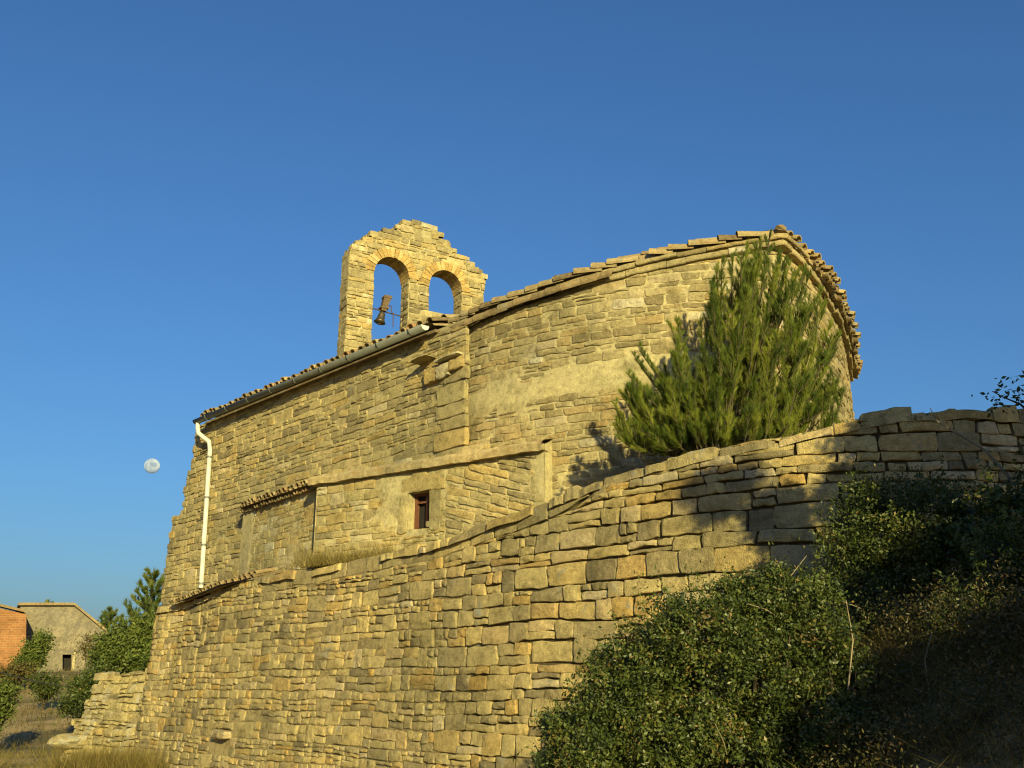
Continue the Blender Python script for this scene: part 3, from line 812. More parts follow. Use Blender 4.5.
# ------------------------------------------------------------------ dry stone retaining wall
tp = [(153, 640, 20.1), (160, 607, 19.9), (182, 604, 19.3), (215, 592, 18.0), (252, 578, 16.9), (330, 567, 15.2), (440, 541, 13.2), (520, 513, 12.0), (600, 482, 11.15), (650, 466, 10.65), (700, 454, 10.25), (770, 439, 9.85), (850, 420, 9.6),
      (930, 411, 9.5), (1000, 411, 9.6), (1100, 412, 9.9), (1250, 420, 10.6)]
tpp = [PD(*t) for t in tp]
rplan = Plan([(p.x, p.y) for p in tpp], True)
rt = lerp_table([(rplan.nearest(p), p.z) for p in tpp])
def rtop(u): return rt(u) + .025 * n1(u * 2.3, 1.5) + .02 * n1(u * 7, 4.4)
def rwall(u, v, d):
    p, n = rplan.at(u); b = .075 * (rt(u) - v) + .05 * n1(u * .4, v * .4, 8) + .014 * n1(u * 1.3, v * 1.5, 12)
    p = p + n * (d + b); return Vector((p.x, p.y, v))
rwallth = empty('retaining_wall', (rplan.at(rplan.len * .5)[0].x, rplan.at(rplan.len * .5)[0].y, 0))
tag(rwallth, 'long curving dry stone retaining wall of rough ochre blocks below the chapel', 'stone wall')
UBIG = rplan.nearest(PD(600, 480, 11.1)); UCOP = rplan.nearest(PD(250, 575, 16.9))
usm = rplan.nearest(tpp[13])
M = MB()
def rsize(u, v): return .85 + .5 * sstep(UBIG - 4, UBIG + .5, u) * sstep(usm + 1.5, usm - .8, u)
copz = lambda u: .22 * sstep(UCOP - .2, UCOP + .8, u) * sstep(UBIG + .4, UBIG - .5, u)
drain = (None)
du, dv = 0, 0
def find_uv(px, py):
    best = None
    for u in arange(0, rplan.len, .05):
        for v in arange(-.2, 4.4, .05):
            p = rwall(u, v, 0) - ORG; yc = p.y * CP + p.z * SP
            x = 512 + FPX * p.x / yc; y = 384 - FPX * (p.z * CP - p.y * SP) / yc
            e = (x - px) ** 2 + (y - py) ** 2
            if best is None or e < best[0]: best = (e, u, v)
    return best[1], best[2]
du, dv = find_uv(222, 741)
drain_in = lambda u, v: abs(u - du) < .34 and -.17 < v - dv < .28
# thin flush stones at the left, larger blocks with open joints at the right
rsplit = lambda u, v: .78 - .62 * sstep(UBIG - 5.0, UBIG - .5, u) + .45 * sstep(usm - 1, usm + .5, u)
masonry(M, rwall, -.5, 4.6, lambda v: [(.0, rplan.len)], rng, .12, .25, .17, .52, .0055, -.006, .022, .04, top=lambda u: rtop(u) - copz(u), split=rsplit, inset=.011, tones=(0, 1), tilt=.010, rough=.009, skip=drain_in,
        scale=lambda u, v: .95 + .2 * sstep(UBIG - 3, UBIG, u) - .3 * sstep(usm - 1, usm + .5, u))
# coping band of long slabs that follows the slope
u = UCOP
while u < UBIG + .3:
    w = rng.uniform(.35, .8); h = lambda x: copz(x)
    if h(u) > .05 or h(u + w) > .05:
        stone(M, rwall, [(u + .006, rtop(u) - h(u) + .006), (u + w - .006, rtop(u + w) - h(u + w) + .006), (u + w - .006, rtop(u + w)), (u + .006, rtop(u))], rng.uniform(-.015, .01), rng, .012, -.06, rng.choice([.15, .25, .4, .5]), .008)
    u += w
# lichen-spotted cap stones lying across the top
u = .1
while u < rplan.len:
    w = rng.uniform(.16, .62); h = rng.uniform(.005, .05) if u > UBIG - .5 else rng.uniform(.01, .04)
    if u > usm - .9: h = rng.choice([-.02, -.01, .0, .01, .05])
    if u < UBIG and rng.random() < .45: u += w; continue
    if u < UBIG: w *= rng.uniform(.6, 1.8)
    capf = lambda a, b, d, u=u: rwall(a, rtop(a) - .03 + d, .02 - b)
    for (q0, q1) in ((-.02, .26), (.27, .55)):
        stone(M, capf, [(u + .01, q0 + rng.uniform(-.03, .02)), (u + w - .01, q0 + rng.uniform(-.03, .02)), (u + w - .01, q1), (u + .01, q1)], h + rng.uniform(-.01, .02), rng, .012, -.08, rng.random(), .03, 0, rough=.012)
    u += w
def joints(u, v): return -.055 + .014 * n1(u * 4, v * 4)
ul = arange(0, rplan.len, .10)
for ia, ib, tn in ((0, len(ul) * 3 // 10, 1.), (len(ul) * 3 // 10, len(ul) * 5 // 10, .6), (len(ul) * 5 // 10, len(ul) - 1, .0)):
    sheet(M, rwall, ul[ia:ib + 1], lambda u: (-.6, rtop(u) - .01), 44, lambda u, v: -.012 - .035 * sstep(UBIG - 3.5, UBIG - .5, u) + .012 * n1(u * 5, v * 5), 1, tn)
sheet(M, rwall, ul, lambda u: (rtop(u) - .04, rtop(u) - .01), 1, lambda u, v: -.03 if v < rtop(u) - .02 else -.75, 1, .5)
sheet(M, rwall, ul, lambda u: (-.6, rtop(u) - .02), 4, lambda u, v: -.75, 1, .5)
M.add([rwall(0, -.6, -.02), rwall(0, rtop(0) - .02, -.02), rwall(0, rtop(0) - .02, -.75), rwall(0, -.6, -.75)], [(0, 1, 2, 3)], .5, 1)
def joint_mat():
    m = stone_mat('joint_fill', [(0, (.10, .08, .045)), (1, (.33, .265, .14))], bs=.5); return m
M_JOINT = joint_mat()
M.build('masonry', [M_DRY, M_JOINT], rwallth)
# drain: a dark hole under a protruding lintel slab
M = MB()
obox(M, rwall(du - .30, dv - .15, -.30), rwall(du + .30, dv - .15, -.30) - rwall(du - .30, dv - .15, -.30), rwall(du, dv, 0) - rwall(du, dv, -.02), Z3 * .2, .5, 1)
stone(M, rwall, [(du - .30, dv + .04), (du + .30, dv + .06), (du + .26, dv + .17), (du - .26, dv + .19)], .11, rng, .03, -.1, .97, .03, rough=.02)
stone(M, rwall, [(du - .36, dv + .19), (du + .05, dv + .21), (du + .02, dv + .31), (du - .32, dv + .29)], .05, rng, .02, -.1, .6, .02)
stone(M, rwall, [(du - .04, dv + .21), (du + .34, dv + .19), (du + .32, dv + .3), (du - .02, dv + .3)], .04, rng, .02, -.1, .3, .02)
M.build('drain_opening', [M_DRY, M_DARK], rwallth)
# tiled canopy at the wall's left end
M = MB(); u0c, u1c = rplan.nearest(tpp[2]) - .1, rplan.nearest(tpp[4]) + .05
L = u1c - u0c; k = int(L / .16)
for i in range(k + 1):
    u = u0c + L * i / k
    fl = sstep(1.0, .72, i / k)
    for (d, dz) in ((.16 * fl + .05, .05), (.0, .11)):
        p = rwall(u, rt(u) + dz + .01 - .06, d + rng.uniform(-.02, .02)); _, n = rplan.at(u)
        roof_tile(M, p, Vector((-n.x, -n.y, .25)), Z3, .42, .07, .060, rng.random() * .5)
    if i < k:
        up_ = u0c + L * (i + 1) / k
        M.add([rwall(u, rt(u) - .03, .18 * fl), rwall(up_, rt(up_) - .03, .18 * fl), rwall(up_, rt(up_) + .15, -.6), rwall(u, rt(u) + .15, -.6)], [(0, 1, 2, 3)], .3)
M.build('tile_coping', [M_TILE], rwallth)

# terrace behind the wall
M = MB(); ins = []
for u in ul: ins.append(rwall(u, rt(u) - .10, -.55))
vs = []
for p in ins:
    q = p - ORG; away = Vector((.25, 1, 0)).normalized()
    for t in (0, .6, 1.3, 2.4, 4, 8, 14): vs.append(p + away * t + Vector((0, 0, (TER - p.z) * min(1, t / 1.3) * .8 + .05 * n1(p.x * 2 + t, p.y * 2))))
M.add(vs, [(i * 7 + j, i * 7 + 7 + j, i * 7 + 8 + j, i * 7 + 1 + j) for i in range(len(ins) - 1) for j in range(6)], .5, 0, True)
tag(M.build('terrace', bpy.data.materials['dry_earth']), kind='structure')

# ------------------------------------------------------------------ stub wall at the left
st = [(172, 672, 19.9), (150, 671, 20.1), (122, 675, 20.4), (104, 680, 20.6), (97, 690, 20.7), (90, 708, 20.7), (82, 724, 20.8), (76, 742, 20.8)]
stp = [PD(*t) for t in st]
s0, s1 = stp[0], stp[-1]
sd_ = Vector((s1.x - s0.x, s1.y - s0.y, 0)); sl_ = sd_.length; sd_.normalize(); sn_ = Vector((-sd_.y, sd_.x, 0))
if sn_.y > 0: sn_ = -sn_
def stub(u, v, d): return Vector((s0.x, s0.y, v)) + sd_ * u + sn_ * (d + .14 * (1.9 - v))
stt = lerp_table([((p - s0).dot(sd_), p.z) for p in stp[:3]])
f_se = lerp_table([(p.z, (p - s0).dot(sd_)) for p in stp[2:]])
def send(v): return f_se(v) + .10 * n1(v * 5, 2.2) + (.07 if int(v * 6) % 2 else -.03)
uf = (stp[3] - s0).dot(sd_)
M = MB()
masonry(M, stub, -.3, 2.1, lambda v: [(-.25, send(v))], rng, .09, .21, .15, .5, .010, -.03, .05, .08, top=stt, inset=.016, tones=(.1, .8), tilt=.02, split=.3, rough=.016)
sheet(M, stub, arange(-.3, uf, .1), lambda u: (-.3, stt(u) - .03), 14, lambda u, v: -.05 + .02 * n1(u * 5, v * 5), 1, .2)
for i in range(24):
    v0 = -.3 + i * .09
    if v0 > stt(uf) - .08: break
    obox(M, stub(-.2, v0, -.05), sd_ * (send(v0 + .045) + .18), -sn_ * .75, Vector((0, 0, .09)), rng.random() * .7, 0)
    # irregular blocks that face the ragged end
    ue = send(v0 + .045)
    for q in (0, .36):
        stone(M, lambda a, b, d, ue=ue: stub(ue + d, b, -a), [(q, v0), (q + .34, v0), (q + .33, v0 + .088), (q + .01, v0 + .086)], rng.uniform(-.02, .05), rng, .014, -.08, rng.random() * .8, .03, rough=.015)
u = -.25
while u < uf:
    w = rng.uniform(.16, .4)
    for (q0, q1) in ((rng.uniform(-.05, .03), .34), (.36, .76)):
        stone(M, lambda a, b, d: stub(a, stt(a) - .05 + d, -b), [(u, q0), (u + w, q0), (u + w - .02, q1), (u + .02, q1)], rng.uniform(.02, .10), rng, .016, -.05, rng.random() * .8, .03, rough=.02)
    u += w
o = M.build('boundary_wall', [stone_mat('stub_stone', OCHRE, spots=(.34, .31, .22), spot_lo=.54, spot_hi=.62), M_JOINT])
tag(o, 'low crumbling stub of pale stone wall sloping down at the chapel corner', 'stone wall')
def rock(name, px, py, y, r, lab, tone, flat=.6):
    c = PD(px, py, y); bm = bmesh.new(); bmesh.ops.create_icosphere(bm, subdivisions=3, radius=r)
    for v_ in bm.verts:
        k = 1 + .35 * n1(v_.co.x / r * 1.3 + px, v_.co.y / r * 1.3, v_.co.z / r * 1.3) + .1 * n1(v_.co.x / r * 4, v_.co.y / r * 4, px)
        v_.co = Vector((v_.co.x * k * 1.3, v_.co.y * k, v_.co.z * k * flat))
    M = MB(); M.add([v_.co + c for v_ in bm.verts], [tuple(x.index for x in f.verts) for f in bm.faces], tone); bm.free()
    return tag(M.build(name, [bpy.data.materials['stub_stone']]), lab, 'rock')
rock('boulder', 67, 741, 20.6, .24, 'grey boulder lying in the grass at the foot of the stub wall', .5)

# ------------------------------------------------------------------ vegetation tools
nrng = np.random.default_rng(11)
def unit(n):
    v = nrng.normal(size=(n, 3)); return v / np.linalg.norm(v, axis=1, keepdims=True)
def leaf_quads(cent, size, up=.4, asp=.5):
    """rhombic leaves at the centres"""
    n = len(cent); d = unit(n); d[:, 2] += up * .3; d /= np.linalg.norm(d, axis=1, keepdims=True)
    s = np.cross(d, unit(n)); s /= np.linalg.norm(s, axis=1, keepdims=True) + 1e-9
    sz = (size * nrng.uniform(.65, 1.35, n))[:, None]
    return np.stack([cent - d * sz, cent + s * sz * asp - d * sz * .1, cent + d * sz, cent - s * sz * asp - d * sz * .1], axis=1)
def blades(base, dirs, length, width, bend=.2):
    n = len(base); s = np.cross(dirs, unit(n)); s /= np.linalg.norm(s, axis=1, keepdims=True) + 1e-9
    w = (width * nrng.uniform(.6, 1.3, n))[:, None]; L = (length * nrng.uniform(.6, 1.25, n))[:, None]
    tip = base + dirs * L + np.stack([nrng.normal(0, bend, n), nrng.normal(0, bend, n), -np.abs(nrng.normal(0, bend * .6, n))], 1) * L
    return np.stack([base - s * w, base + s * w, tip], axis=1)
def crown_points(lobes, per, clump=.16, hollow=.55):
    """clumps near the surface of uneven lobes; returns leaf centres and a tone per clump"""
    out = []; tn = []
    for (c, r, k) in lobes:
        c = np.array(c); r = np.array(r); k = int(k * 1.25)
        d = unit(k); rr = nrng.uniform(hollow, 1.0, k) ** .6
        for i in range(k):
            w = 1 + .60 * n1(d[i, 0] * 2.1 + c[0] * 3, d[i, 1] * 2.1, d[i, 2] * 2.1)
            p = c + d[i] * r * rr[i] * w
            q = p + nrng.normal(size=(per, 3)) * clump * nrng.uniform(.5, 1.2) * np.array([1, 1, .8])
            out.append(q); t0 = nrng.uniform(.05, .78) if nrng.random() > .035 else 1.0; tn.append(np.clip(t0 + nrng.normal(0, .17, per), 0, 1))
    return np.concatenate(out), np.concatenate(tn)
def limb_tree(M, base, tips, r0, rnd, sway=.12):
    """trunk splitting into limbs that reach the given tips"""
    base = Vector(base)
    for t in tips:
        t = Vector(t); n = 6; pts = []
        for i in range(n + 1):
            f = i / n; p = base.lerp(t, f); k = math.sin(f * math.pi)
            p += Vector((n1(t.x * 9 + f * 3, 1), n1(t.y * 9 + f * 3, 2), 0)) * sway * k + Vector((0, 0, .25 * k * (t - base).length * .4))
            pts.append(p)
        tube(M, pts, [r0 * (1 - f * .85) for f in [i / n for i in range(n + 1)]], 6)
def bush(name, lab, cat, base, lobes, per, leaf, clump, mats, tips=8, r0=.035, group=None, twigs=0, asp=.5):
    o = empty(name, base); tag(o, lab, cat, group)
    P, T = crown_points(lobes, per, clump)
    SPg = []
    for (c, r, k) in lobes:
        for i in range(int(k * .5)):
            d = unit(1)[0]; d[2] = d[2] * .7 + .25; p = np.array(c) + d * np.array(r) * rng.uniform(.8, 1.1); L_ = rng.uniform(.10, .26) * min(1, r[0] * 2.5) * (leaf / .0135) ** .5
            f = nrng.uniform(0, 1, 26)[:, None]; SPg.append(p + (d * .8 + np.array([0, 0, .5]))[None, :] * f * L_ + nrng.normal(size=(26, 3)) * leaf * 1.1)
    SPg = np.concatenate(SPg); P = np.concatenate([P, SPg]); T = np.concatenate([T, np.clip(nrng.normal(.55, .2, len(SPg)), 0, 1)])
    tri_mesh('crown', leaf_quads(P, leaf, asp=asp), 4, mats[0], o, T)
    M = MB(); ends = []
    for (c, r, k) in lobes:
        for i in range(max(3, int(tips * 1.8 / len(lobes)))):
            d = unit(1)[0]; d[2] = abs(d[2]) * .8; ends.append(np.array(c) + d * np.array(r) * rng.uniform(.8, 1.12))
    limb_tree(M, base, ends, r0, rng)
    M.build('stem', [mats[1]], o)
    if twigs:
        for i in range(twigs):
            M = MB()
            c, r, k = lobes[rng.randrange(len(lobes))]; d = unit(1)[0]; d[1] = -abs(d[1])
            p = Vector(np.array(c) + d * np.array(r) * rng.uniform(.6, 1.0)); q = p + Vector(unit(1)[0]) * rng.uniform(.12, .3) + Vector((0, 0, .08))
            tube(M, [p, (p + q) / 2 + Vector(unit(1)[0]) * .02, q], [.005, .004, .002], 5, caps=False)
            M.build('dead_twig', [M_TWIG], o)
    return o
def P3(px, py, y): p = PD(px, py, y); return (p.x, p.y, p.z)

# ------------------------------------------------------------------ pine sapling before the apse
def shoot_needles(p0, p1, n, L, w, spread=.55):
    t = nrng.uniform(0.05, 1, n)[:, None]; p0 = np.array(p0); p1 = np.array(p1); d = (p1 - p0); d = d / np.linalg.norm(d)
    b = p0 + (p1 - p0) * t
    v = unit(n) * spread + d[None, :] * (.75 + .5 * t); v /= np.linalg.norm(v, axis=1, keepdims=True)
    return b, v
def pine(name, lab, base, leaders, scale, needles, L, w, matn, group=None, per_len=9, side=1.0):
    """leaders: (foot, tip) pairs, each a rising shoot with side shoots"""
    o = empty(name, base); tag(o, lab, 'pine tree', group)
    B = []; D = []; T = []; M = MB()
    for (a, b, wdt) in leaders:
        a = Vector(a); b = Vector(b); ln = (b - a).length; nseg = max(3, int(ln * per_len * scale))
        mid = (a + b) / 2 + Vector((b.x - a.x, b.y - a.y, 0)) * .18 - Vector((0, 0, ln * .03))
        def q(f): return a * (1 - f) ** 2 + mid * 2 * f * (1 - f) + b * f * f
        tube(M, [q(i / 6) for i in range(7)], [(.004 + .007 * ln / scale) * (1 - .7 * i / 6) for i in range(7)], 5, caps=False)
        tone0 = nrng.uniform(.08, .85)
        bb, vv = shoot_needles(q(.15), q(1.0), int(needles * 3), L, w); B.append(bb); D.append(vv); T.append(np.clip(nrng.normal(tone0 + .15, .15, len(bb)), 0, 1))
        for i in range(nseg):
            f = .12 + .84 * (i + rng.random()) / nseg; p = q(f)
            an = rng.uniform(0, 2 * math.pi); out = Vector((math.cos(an), math.sin(an), 0)) * side
            sl = wdt * (1.1 - .75 * f) * rng.uniform(.5, 1.1)
            e = p + out * sl * .6 + Vector((0, 0, sl * rng.uniform(.7, 1.3)))
            e += (q(1) - q(.9)).normalized() * sl * .5
            bb, vv = shoot_needles(p.lerp(e, .2), e, needles, L, w); B.append(bb); D.append(vv); T.append(np.clip(nrng.normal(tone0 + .1 * rng.uniform(-1, 1), .16, len(bb)), 0, 1))
            if rng.random() < .5: tube(M, [p, p.lerp(e, .5) + Vector((0, 0, -.01)), e], [.007, .005, .002], 4, caps=False)
    B = np.concatenate(B); D = np.concatenate(D); T = np.concatenate(T)
    tri_mesh('crown', blades(B, D, L, w, .06), 3, matn, o, T)
    M.build('trunk', [M_BARK], o); return o
pb = P3(722, 462, 11.75)
lead = []
r2 = random.Random(5)
for (px, py, y, wd) in ((770, 232, 11.0, .30), (757, 240, 11.2, .28), (742, 250, 10.9, .3), (722, 255, 11.0, .26), (716, 262, 11.3, .22), (712, 278, 11.2, .24), (783, 262, 10.8, .3), (795, 268, 11.1, .3), (806, 290, 11.3, .3), (815, 305, 10.9, .3),
                        (824, 330, 11.2, .3), (832, 352, 10.8, .28), (836, 375, 11.1, .26), (841, 398, 11.4, .25), (700, 318, 10.9, .28), (690, 340, 11.0, .28), (676, 315, 11.1, .16), (670, 322, 10.9, .17), (664, 345, 11.2, .22),
                        (652, 365, 10.9, .2), (637, 345, 11.0, .14), (632, 352, 11.1, .15), (626, 372, 10.9, .2), (620, 392, 11.1, .2), (616, 420, 10.9, .18), (622, 440, 11.0, .2), (650, 400, 10.7, .28), (690, 385, 10.6, .3), (735, 300, 10.7, .32),
                        (765, 310, 10.5, .34), (790, 340, 10.5, .34), (740, 360, 10.4, .34), (810, 380, 10.5, .32), (775, 385, 10.4, .34), (715, 400, 10.4, .32), (670, 415, 10.5, .28), (825, 410, 10.6, .28), (755, 420, 10.3, .3), (640, 430, 10.6, .22), (700, 430, 10.4, .26), (790, 425, 10.4, .28)):
    b = Vector(PD(px, py, y + .6)); a = Vector(pb) + Vector((0, 0, .15)) ; a = a.lerp(b, .12) + Vector((r2.uniform(-.1, .1), r2.uniform(-.1, .1), 0)); a.z = min(a.z, b.z - .25)
    if b.z - a.z < 1.0 or py < 330 or wd <= .2: lead.append((a, b, wd * .8))
sil = [(612, 440), (615, 405), (625, 388), (640, 378), (652, 402), (664, 375), (676, 345), (684, 385), (700, 378), (706, 335), (713, 268), (740, 248), (766, 236), (780, 256), (806, 262), (834, 315), (850, 375), (848, 425), (790, 440), (700, 455), (640, 455)]
kk = 0
while kk < 320:
    px, py = (r2.uniform(612, 845), r2.uniform(240, 458)) if kk < 225 else (r2.uniform(612, 720), r2.uniform(365, 458))
    if not in_poly(px, py, sil): continue
    kk += 1
    mid = 1 - abs(px - 735) / 130
    b = Vector(PD(px, py, 11.55 + r2.uniform(-.75, .35) * max(.2, mid))); ax_ = Vector((pb[0], pb[1], b.z))
    a = b.lerp(ax_, .22) - Vector((0, 0, r2.uniform(.35, .65))); a.z = max(a.z, pb[2] + .05)
    lead.append((a, b + Vector((0, 0, .04)), r2.uniform(.13, .24)))
pine('pine_sapling', 'bushy green young pine growing on the terrace against the apse', pb, lead, 1.0, 85, .075, .0021, M_PINE, per_len=18)

# ------------------------------------------------------------------ bushes at the right
OK = (M_OAK, M_BARK)
def lob(px, py, y, rx, ry, rz, k): p = PD(px, py, y); return ((p.x, p.y, p.z), (rx, ry, rz), k)
bush('oak_shrub', 'wide olive green scrub oak with a pointed top leaning on the wall at the bottom', 'shrub', (1.5, 6.9, .2),
     [lob(735, 690, 6.9, .62, .55, .60, 150), lob(775, 615, 7.0, .34, .35, .26, 60), lob(700, 640, 6.9, .40, .4, .30, 70), lob(660, 665, 7.0, .30, .35, .24, 50), lob(800, 690, 6.8, .42, .4, .55, 90), lob(745, 765, 6.6, .6, .45, .3, 90), lob(812, 590, 7.1, .14, .16, .12, 14), lob(745, 600, 7.1, .16, .16, .13, 16)],
     125, .0135, .052, OK, 14, .03, twigs=14)
bush('scrub_oak', 'smaller scrub oak low against the wall at the left of the bushes', 'shrub', (.75, 7.0, .0),
     [lob(630, 705, 7.0, .30, .4, .32, 70), lob(597, 730, 7.0, .24, .35, .28, 55), lob(622, 668, 7.1, .18, .25, .18, 32), lob(580, 768, 6.8, .28, .35, .2, 55), lob(640, 750, 6.8, .4, .4, .3, 70), lob(556, 728, 7.0, .09, .2, .1, 12)],
     125, .0135, .052, OK, 10, .025, twigs=8)
bush('dark_shrub', 'dark green shrub in the shade right up against the dry stone wall', 'shrub', (2.9, 8.1, .9),
     [lob(890, 540, 8.0, .42, .4, .36, 70), lob(868, 508, 8.1, .24, .3, .20, 34), lob(930, 520, 8.0, .34, .4, .34, 60), lob(850, 565, 8.0, .22, .3, .26, 36), lob(900, 610, 7.9, .5, .45, .4, 80), lob(965, 590, 7.8, .45, .45, .6, 90)],
     120, .014, .066, OK, 12, .03, twigs=5)
bush('low_scrub', 'dark green scrub bush climbing the right edge above the lower right corner', 'shrub', (2.85, 6.0, 1.2),
     [lob(1005, 735, 6.0, .32, .3, .28, 60), lob(968, 690, 6.3, .18, .2, .16, 26), lob(1020, 690, 6.2, .24, .25, .3, 44), lob(1000, 625, 6.5, .30, .3, .30, 60), lob(955, 640, 6.6, .16, .2, .16, 22), lob(940, 752, 6.0, .16, .2, .1, 18), lob(1015, 560, 6.6, .22, .3, .28, 44)], 110, .0135, .052, OK, 6, .02)
bush('low_scrub', 'low olive scrub bush just right of the wide scrub oak', 'shrub', (2.05, 6.3, 1.0),
     [lob(850, 735, 6.2, .24, .25, .2, 44), lob(875, 680, 6.6, .20, .2, .13, 26), lob(838, 660, 6.8, .14, .2, .14, 16)], 110, .0135, .052, OK, 6, .02)
# the large holm oak at the right edge, its crown reaching out of the picture
def sl(px, py, y, t, rx, rz, k):       # a limb of the oak that stands between the sun and this spot of the wall
    p = PD(px, py, y) + sun_dir * t; return ((p.x, p.y, p.z), (rx, rx, rz), k)
big = bush('holm_oak', 'tall dark holm oak at the right edge shading the wall', 'oak tree', (5.0, 5.4, 1.4),
     [((3.95, 6.7, 2.0), (.6, .7, .8), 100), ((3.75, 7.3, 2.55), (.42, .5, .42), 60), ((4.6, 6.3, 3.1), (.95, .9, 1.0), 120), ((3.9, 6.2, 1.2), (.55, .6, .5), 90),
      sl(935, 455, 9.5, 5.0, .52, .34, 200), sl(1010, 440, 9.6, 5.2, .7, .55, 220), sl(890, 430, 9.55, 5.2, .24, .14, 50), sl(915, 540, 9.4, 4.8, .58, .5, 150), sl(810, 580, 9.6, 4.6, .30, .28, 80), sl(778, 520, 9.75, 4.7, .13, .24, 46), sl(850, 500, 9.6, 4.9, .24, .22, 60),
      sl(735, 478, 9.95, 7.8, .12, .04, 12), sl(708, 482, 10.1, 8.2, .07, .05, 8), sl(716, 508, 10.1, 8.0, .05, .12, 11), sl(1000, 760, 6.0, 3.0, .5, .35, 70), sl(930, 765, 6.0, 3.0, .35, .25, 40), sl(860, 440, 9.55, 5.1, .2, .10, 12), sl(1000, 560, 8.5, 4.4, .8, .7, 130), sl(930, 590, 7.6, 3.8, .5, .28, 60), sl(1010, 640, 6.8, 3.4, .45, .4, 50), sl(900, 690, 6.7, 3.4, .3, .2, 14), sl(985, 700, 6.4, 3.3, .4, .3, 30), sl(860, 740, 6.3, 3.2, .35, .25, 30)],
     200, .024, .09, OK, 40, .07)
bush_spray = [(1006, 392), (1016, 398), (996, 402), (1020, 388)]
M = MB(); bb = [PD(1060, 440, 7.2)] + [PD(px, py, 7.1) for px, py in ((1020, 404), (1003, 397), (992, 391))]; tube(M, bb, [.012, .008, .005, .003], 5, caps=False); M.build('branch', [M_BARK], big)
M = MB(); tube(M, [PD(1010, 478, 7.6), PD(985, 450, 7.7), PD(955, 432, 7.8), PD(938, 422, 7.85), PD(930, 408, 7.85)], [.012, .010, .008, .006, .003], 5, caps=False); M.build('bare_branch', [M_TWIG], big)
LP = np.concatenate([np.array(PD(px, py, 7.1)) + nrng.normal(size=(26, 3)) * .06 for px, py in bush_spray]); tri_mesh('leaves', leaf_quads(LP, .02), 4, M_OAK, big, nrng.uniform(0, .6, len(LP)))
for n_, (q0, q1, q2) in enumerate((((848, 690, 6.3), (853, 640, 6.4), (846, 600, 6.45)), ((1000, 700, 6.2), (985, 660, 6.3), (966, 638, 6.35)), ((930, 700, 6.0), (925, 660, 6.1), (932, 632, 6.15)))):
    M = MB(); tube(M, [PD(*q0), PD(*q1), PD(*q2)], [.006, .005, .003], 5, caps=False)
    tag(M.build('dry_stalk', [M_TWIG]), ('pale dry stalk standing upright in the brush right of the scrub oak', 'pale dry stalk leaning left at the far right of the brush', 'short dry stalk between the two taller stalks in the brush')[n_], 'dry stalk', 'dry stalks in the brush')

# ------------------------------------------------------------------ grass
def grass(name, pts, n, L, w, mat_, lean=.35, kind='stuff', lab=None, cat=None, tone=(.5, .28), spread=.1):
    B = np.array([pts[nrng.integers(len(pts))] for _ in range(n)], dtype=float); B[:, :2] += nrng.normal(0, spread, (n, 2))
    D = np.stack([nrng.normal(0, lean, n), nrng.normal(0, lean, n), np.ones(n)], 1); D /= np.linalg.norm(D, axis=1, keepdims=True)
    o = tri_mesh(name, blades(B, D, L, w, .18), 3, mat_, None, np.clip(nrng.normal(tone[0], tone[1], n), 0, 1))
    tag(o, lab, cat, None, kind); return o
def gpt(x, y): return (x, y, ground_z(x, y) - .02)
# tall dry tussock before the stub wall
tus = [gpt(rng.uniform(-8.6, -6.3), rng.uniform(18.4, 19.4)) for _ in range(60)] 
grass('tussock_fringe_grass', tus, 2500, .35, .006, M_GRASS, .5)
tus = [gpt(rng.gauss(-6.9, .62), rng.gauss(18.6, .3)) for _ in range(46)]
grass('dry_tussock_grass', tus, 5200, .66, .005, M_GRASS, .42, lab='tall golden dry grass before the stub wall', cat='grass')
fld = [gpt(rng.uniform(-16, -4), rng.uniform(16, 27)) for _ in range(1500)]
grass('short_grass', fld, 16000, .16, .008, M_GRASS, .6, lab='short dry grass on the ground at lower left', cat='grass', tone=(.3, .2), spread=.2)
tg = []
for _ in range(240):
    u = min(rng.uniform(.02, LA * .85), rng.uniform(.02, LA * .85)); tg.append(tuple(annex(u, TER - .02, rng.uniform(.03, .4))))
grass('terrace_grass', tg, 1500, .34, .004, M_GRASS, .42, lab='thin dry grass along the annex foot', cat='grass', tone=(.5, .2), spread=.06)
hl = []
for _ in range(2500):
    y = rng.uniform(27, 60); x = rng.uniform(-.62, -.30) * y; hl.append(gpt(x, y))
grass('hill_grass', hl, 7000, .32, .013, M_BRUSH, .5, lab='brown dry brush over the hillside', cat='brush', spread=.35)
bk = []
for _ in range(700):
    px = rng.uniform(780, 1040); y = rng.uniform(4.8, 8.2); x = (px - 512) / 1000 * y * 1.02; bk.append(gpt(x, y))
SP_ = []; ST = []
for (x, y, z) in [bk[i] for i in range(0, 700, 2)]:
    hh = rng.uniform(.02, .34) * (.5 + n1(x * 2.5, y * 2.5, 3) * .9 + .4); q = np.array([x, y, z + hh]) + nrng.normal(size=(110, 3)) * np.array([.07, .07, .06]); SP_.append(q); ST.append(np.clip(rng.uniform(.1, .9) + nrng.normal(0, .15, 110), 0, 1))
SP_ = np.concatenate(SP_); tag(tri_mesh('bank_scrub', leaf_quads(SP_, .012, asp=.35), 4, leaf_mat('scrub_leaf', [(0, (.03, .038, .011)), (.5, (.07, .066, .02)), (1, (.15, .095, .035))]), None, np.concatenate(ST)), kind='stuff')
grass('bank_brush', bk, 17000, .20, .0028, M_BRUSH, 1.1, lab='tangled brown dry grass on the bank at lower right', cat='brush', spread=.08)

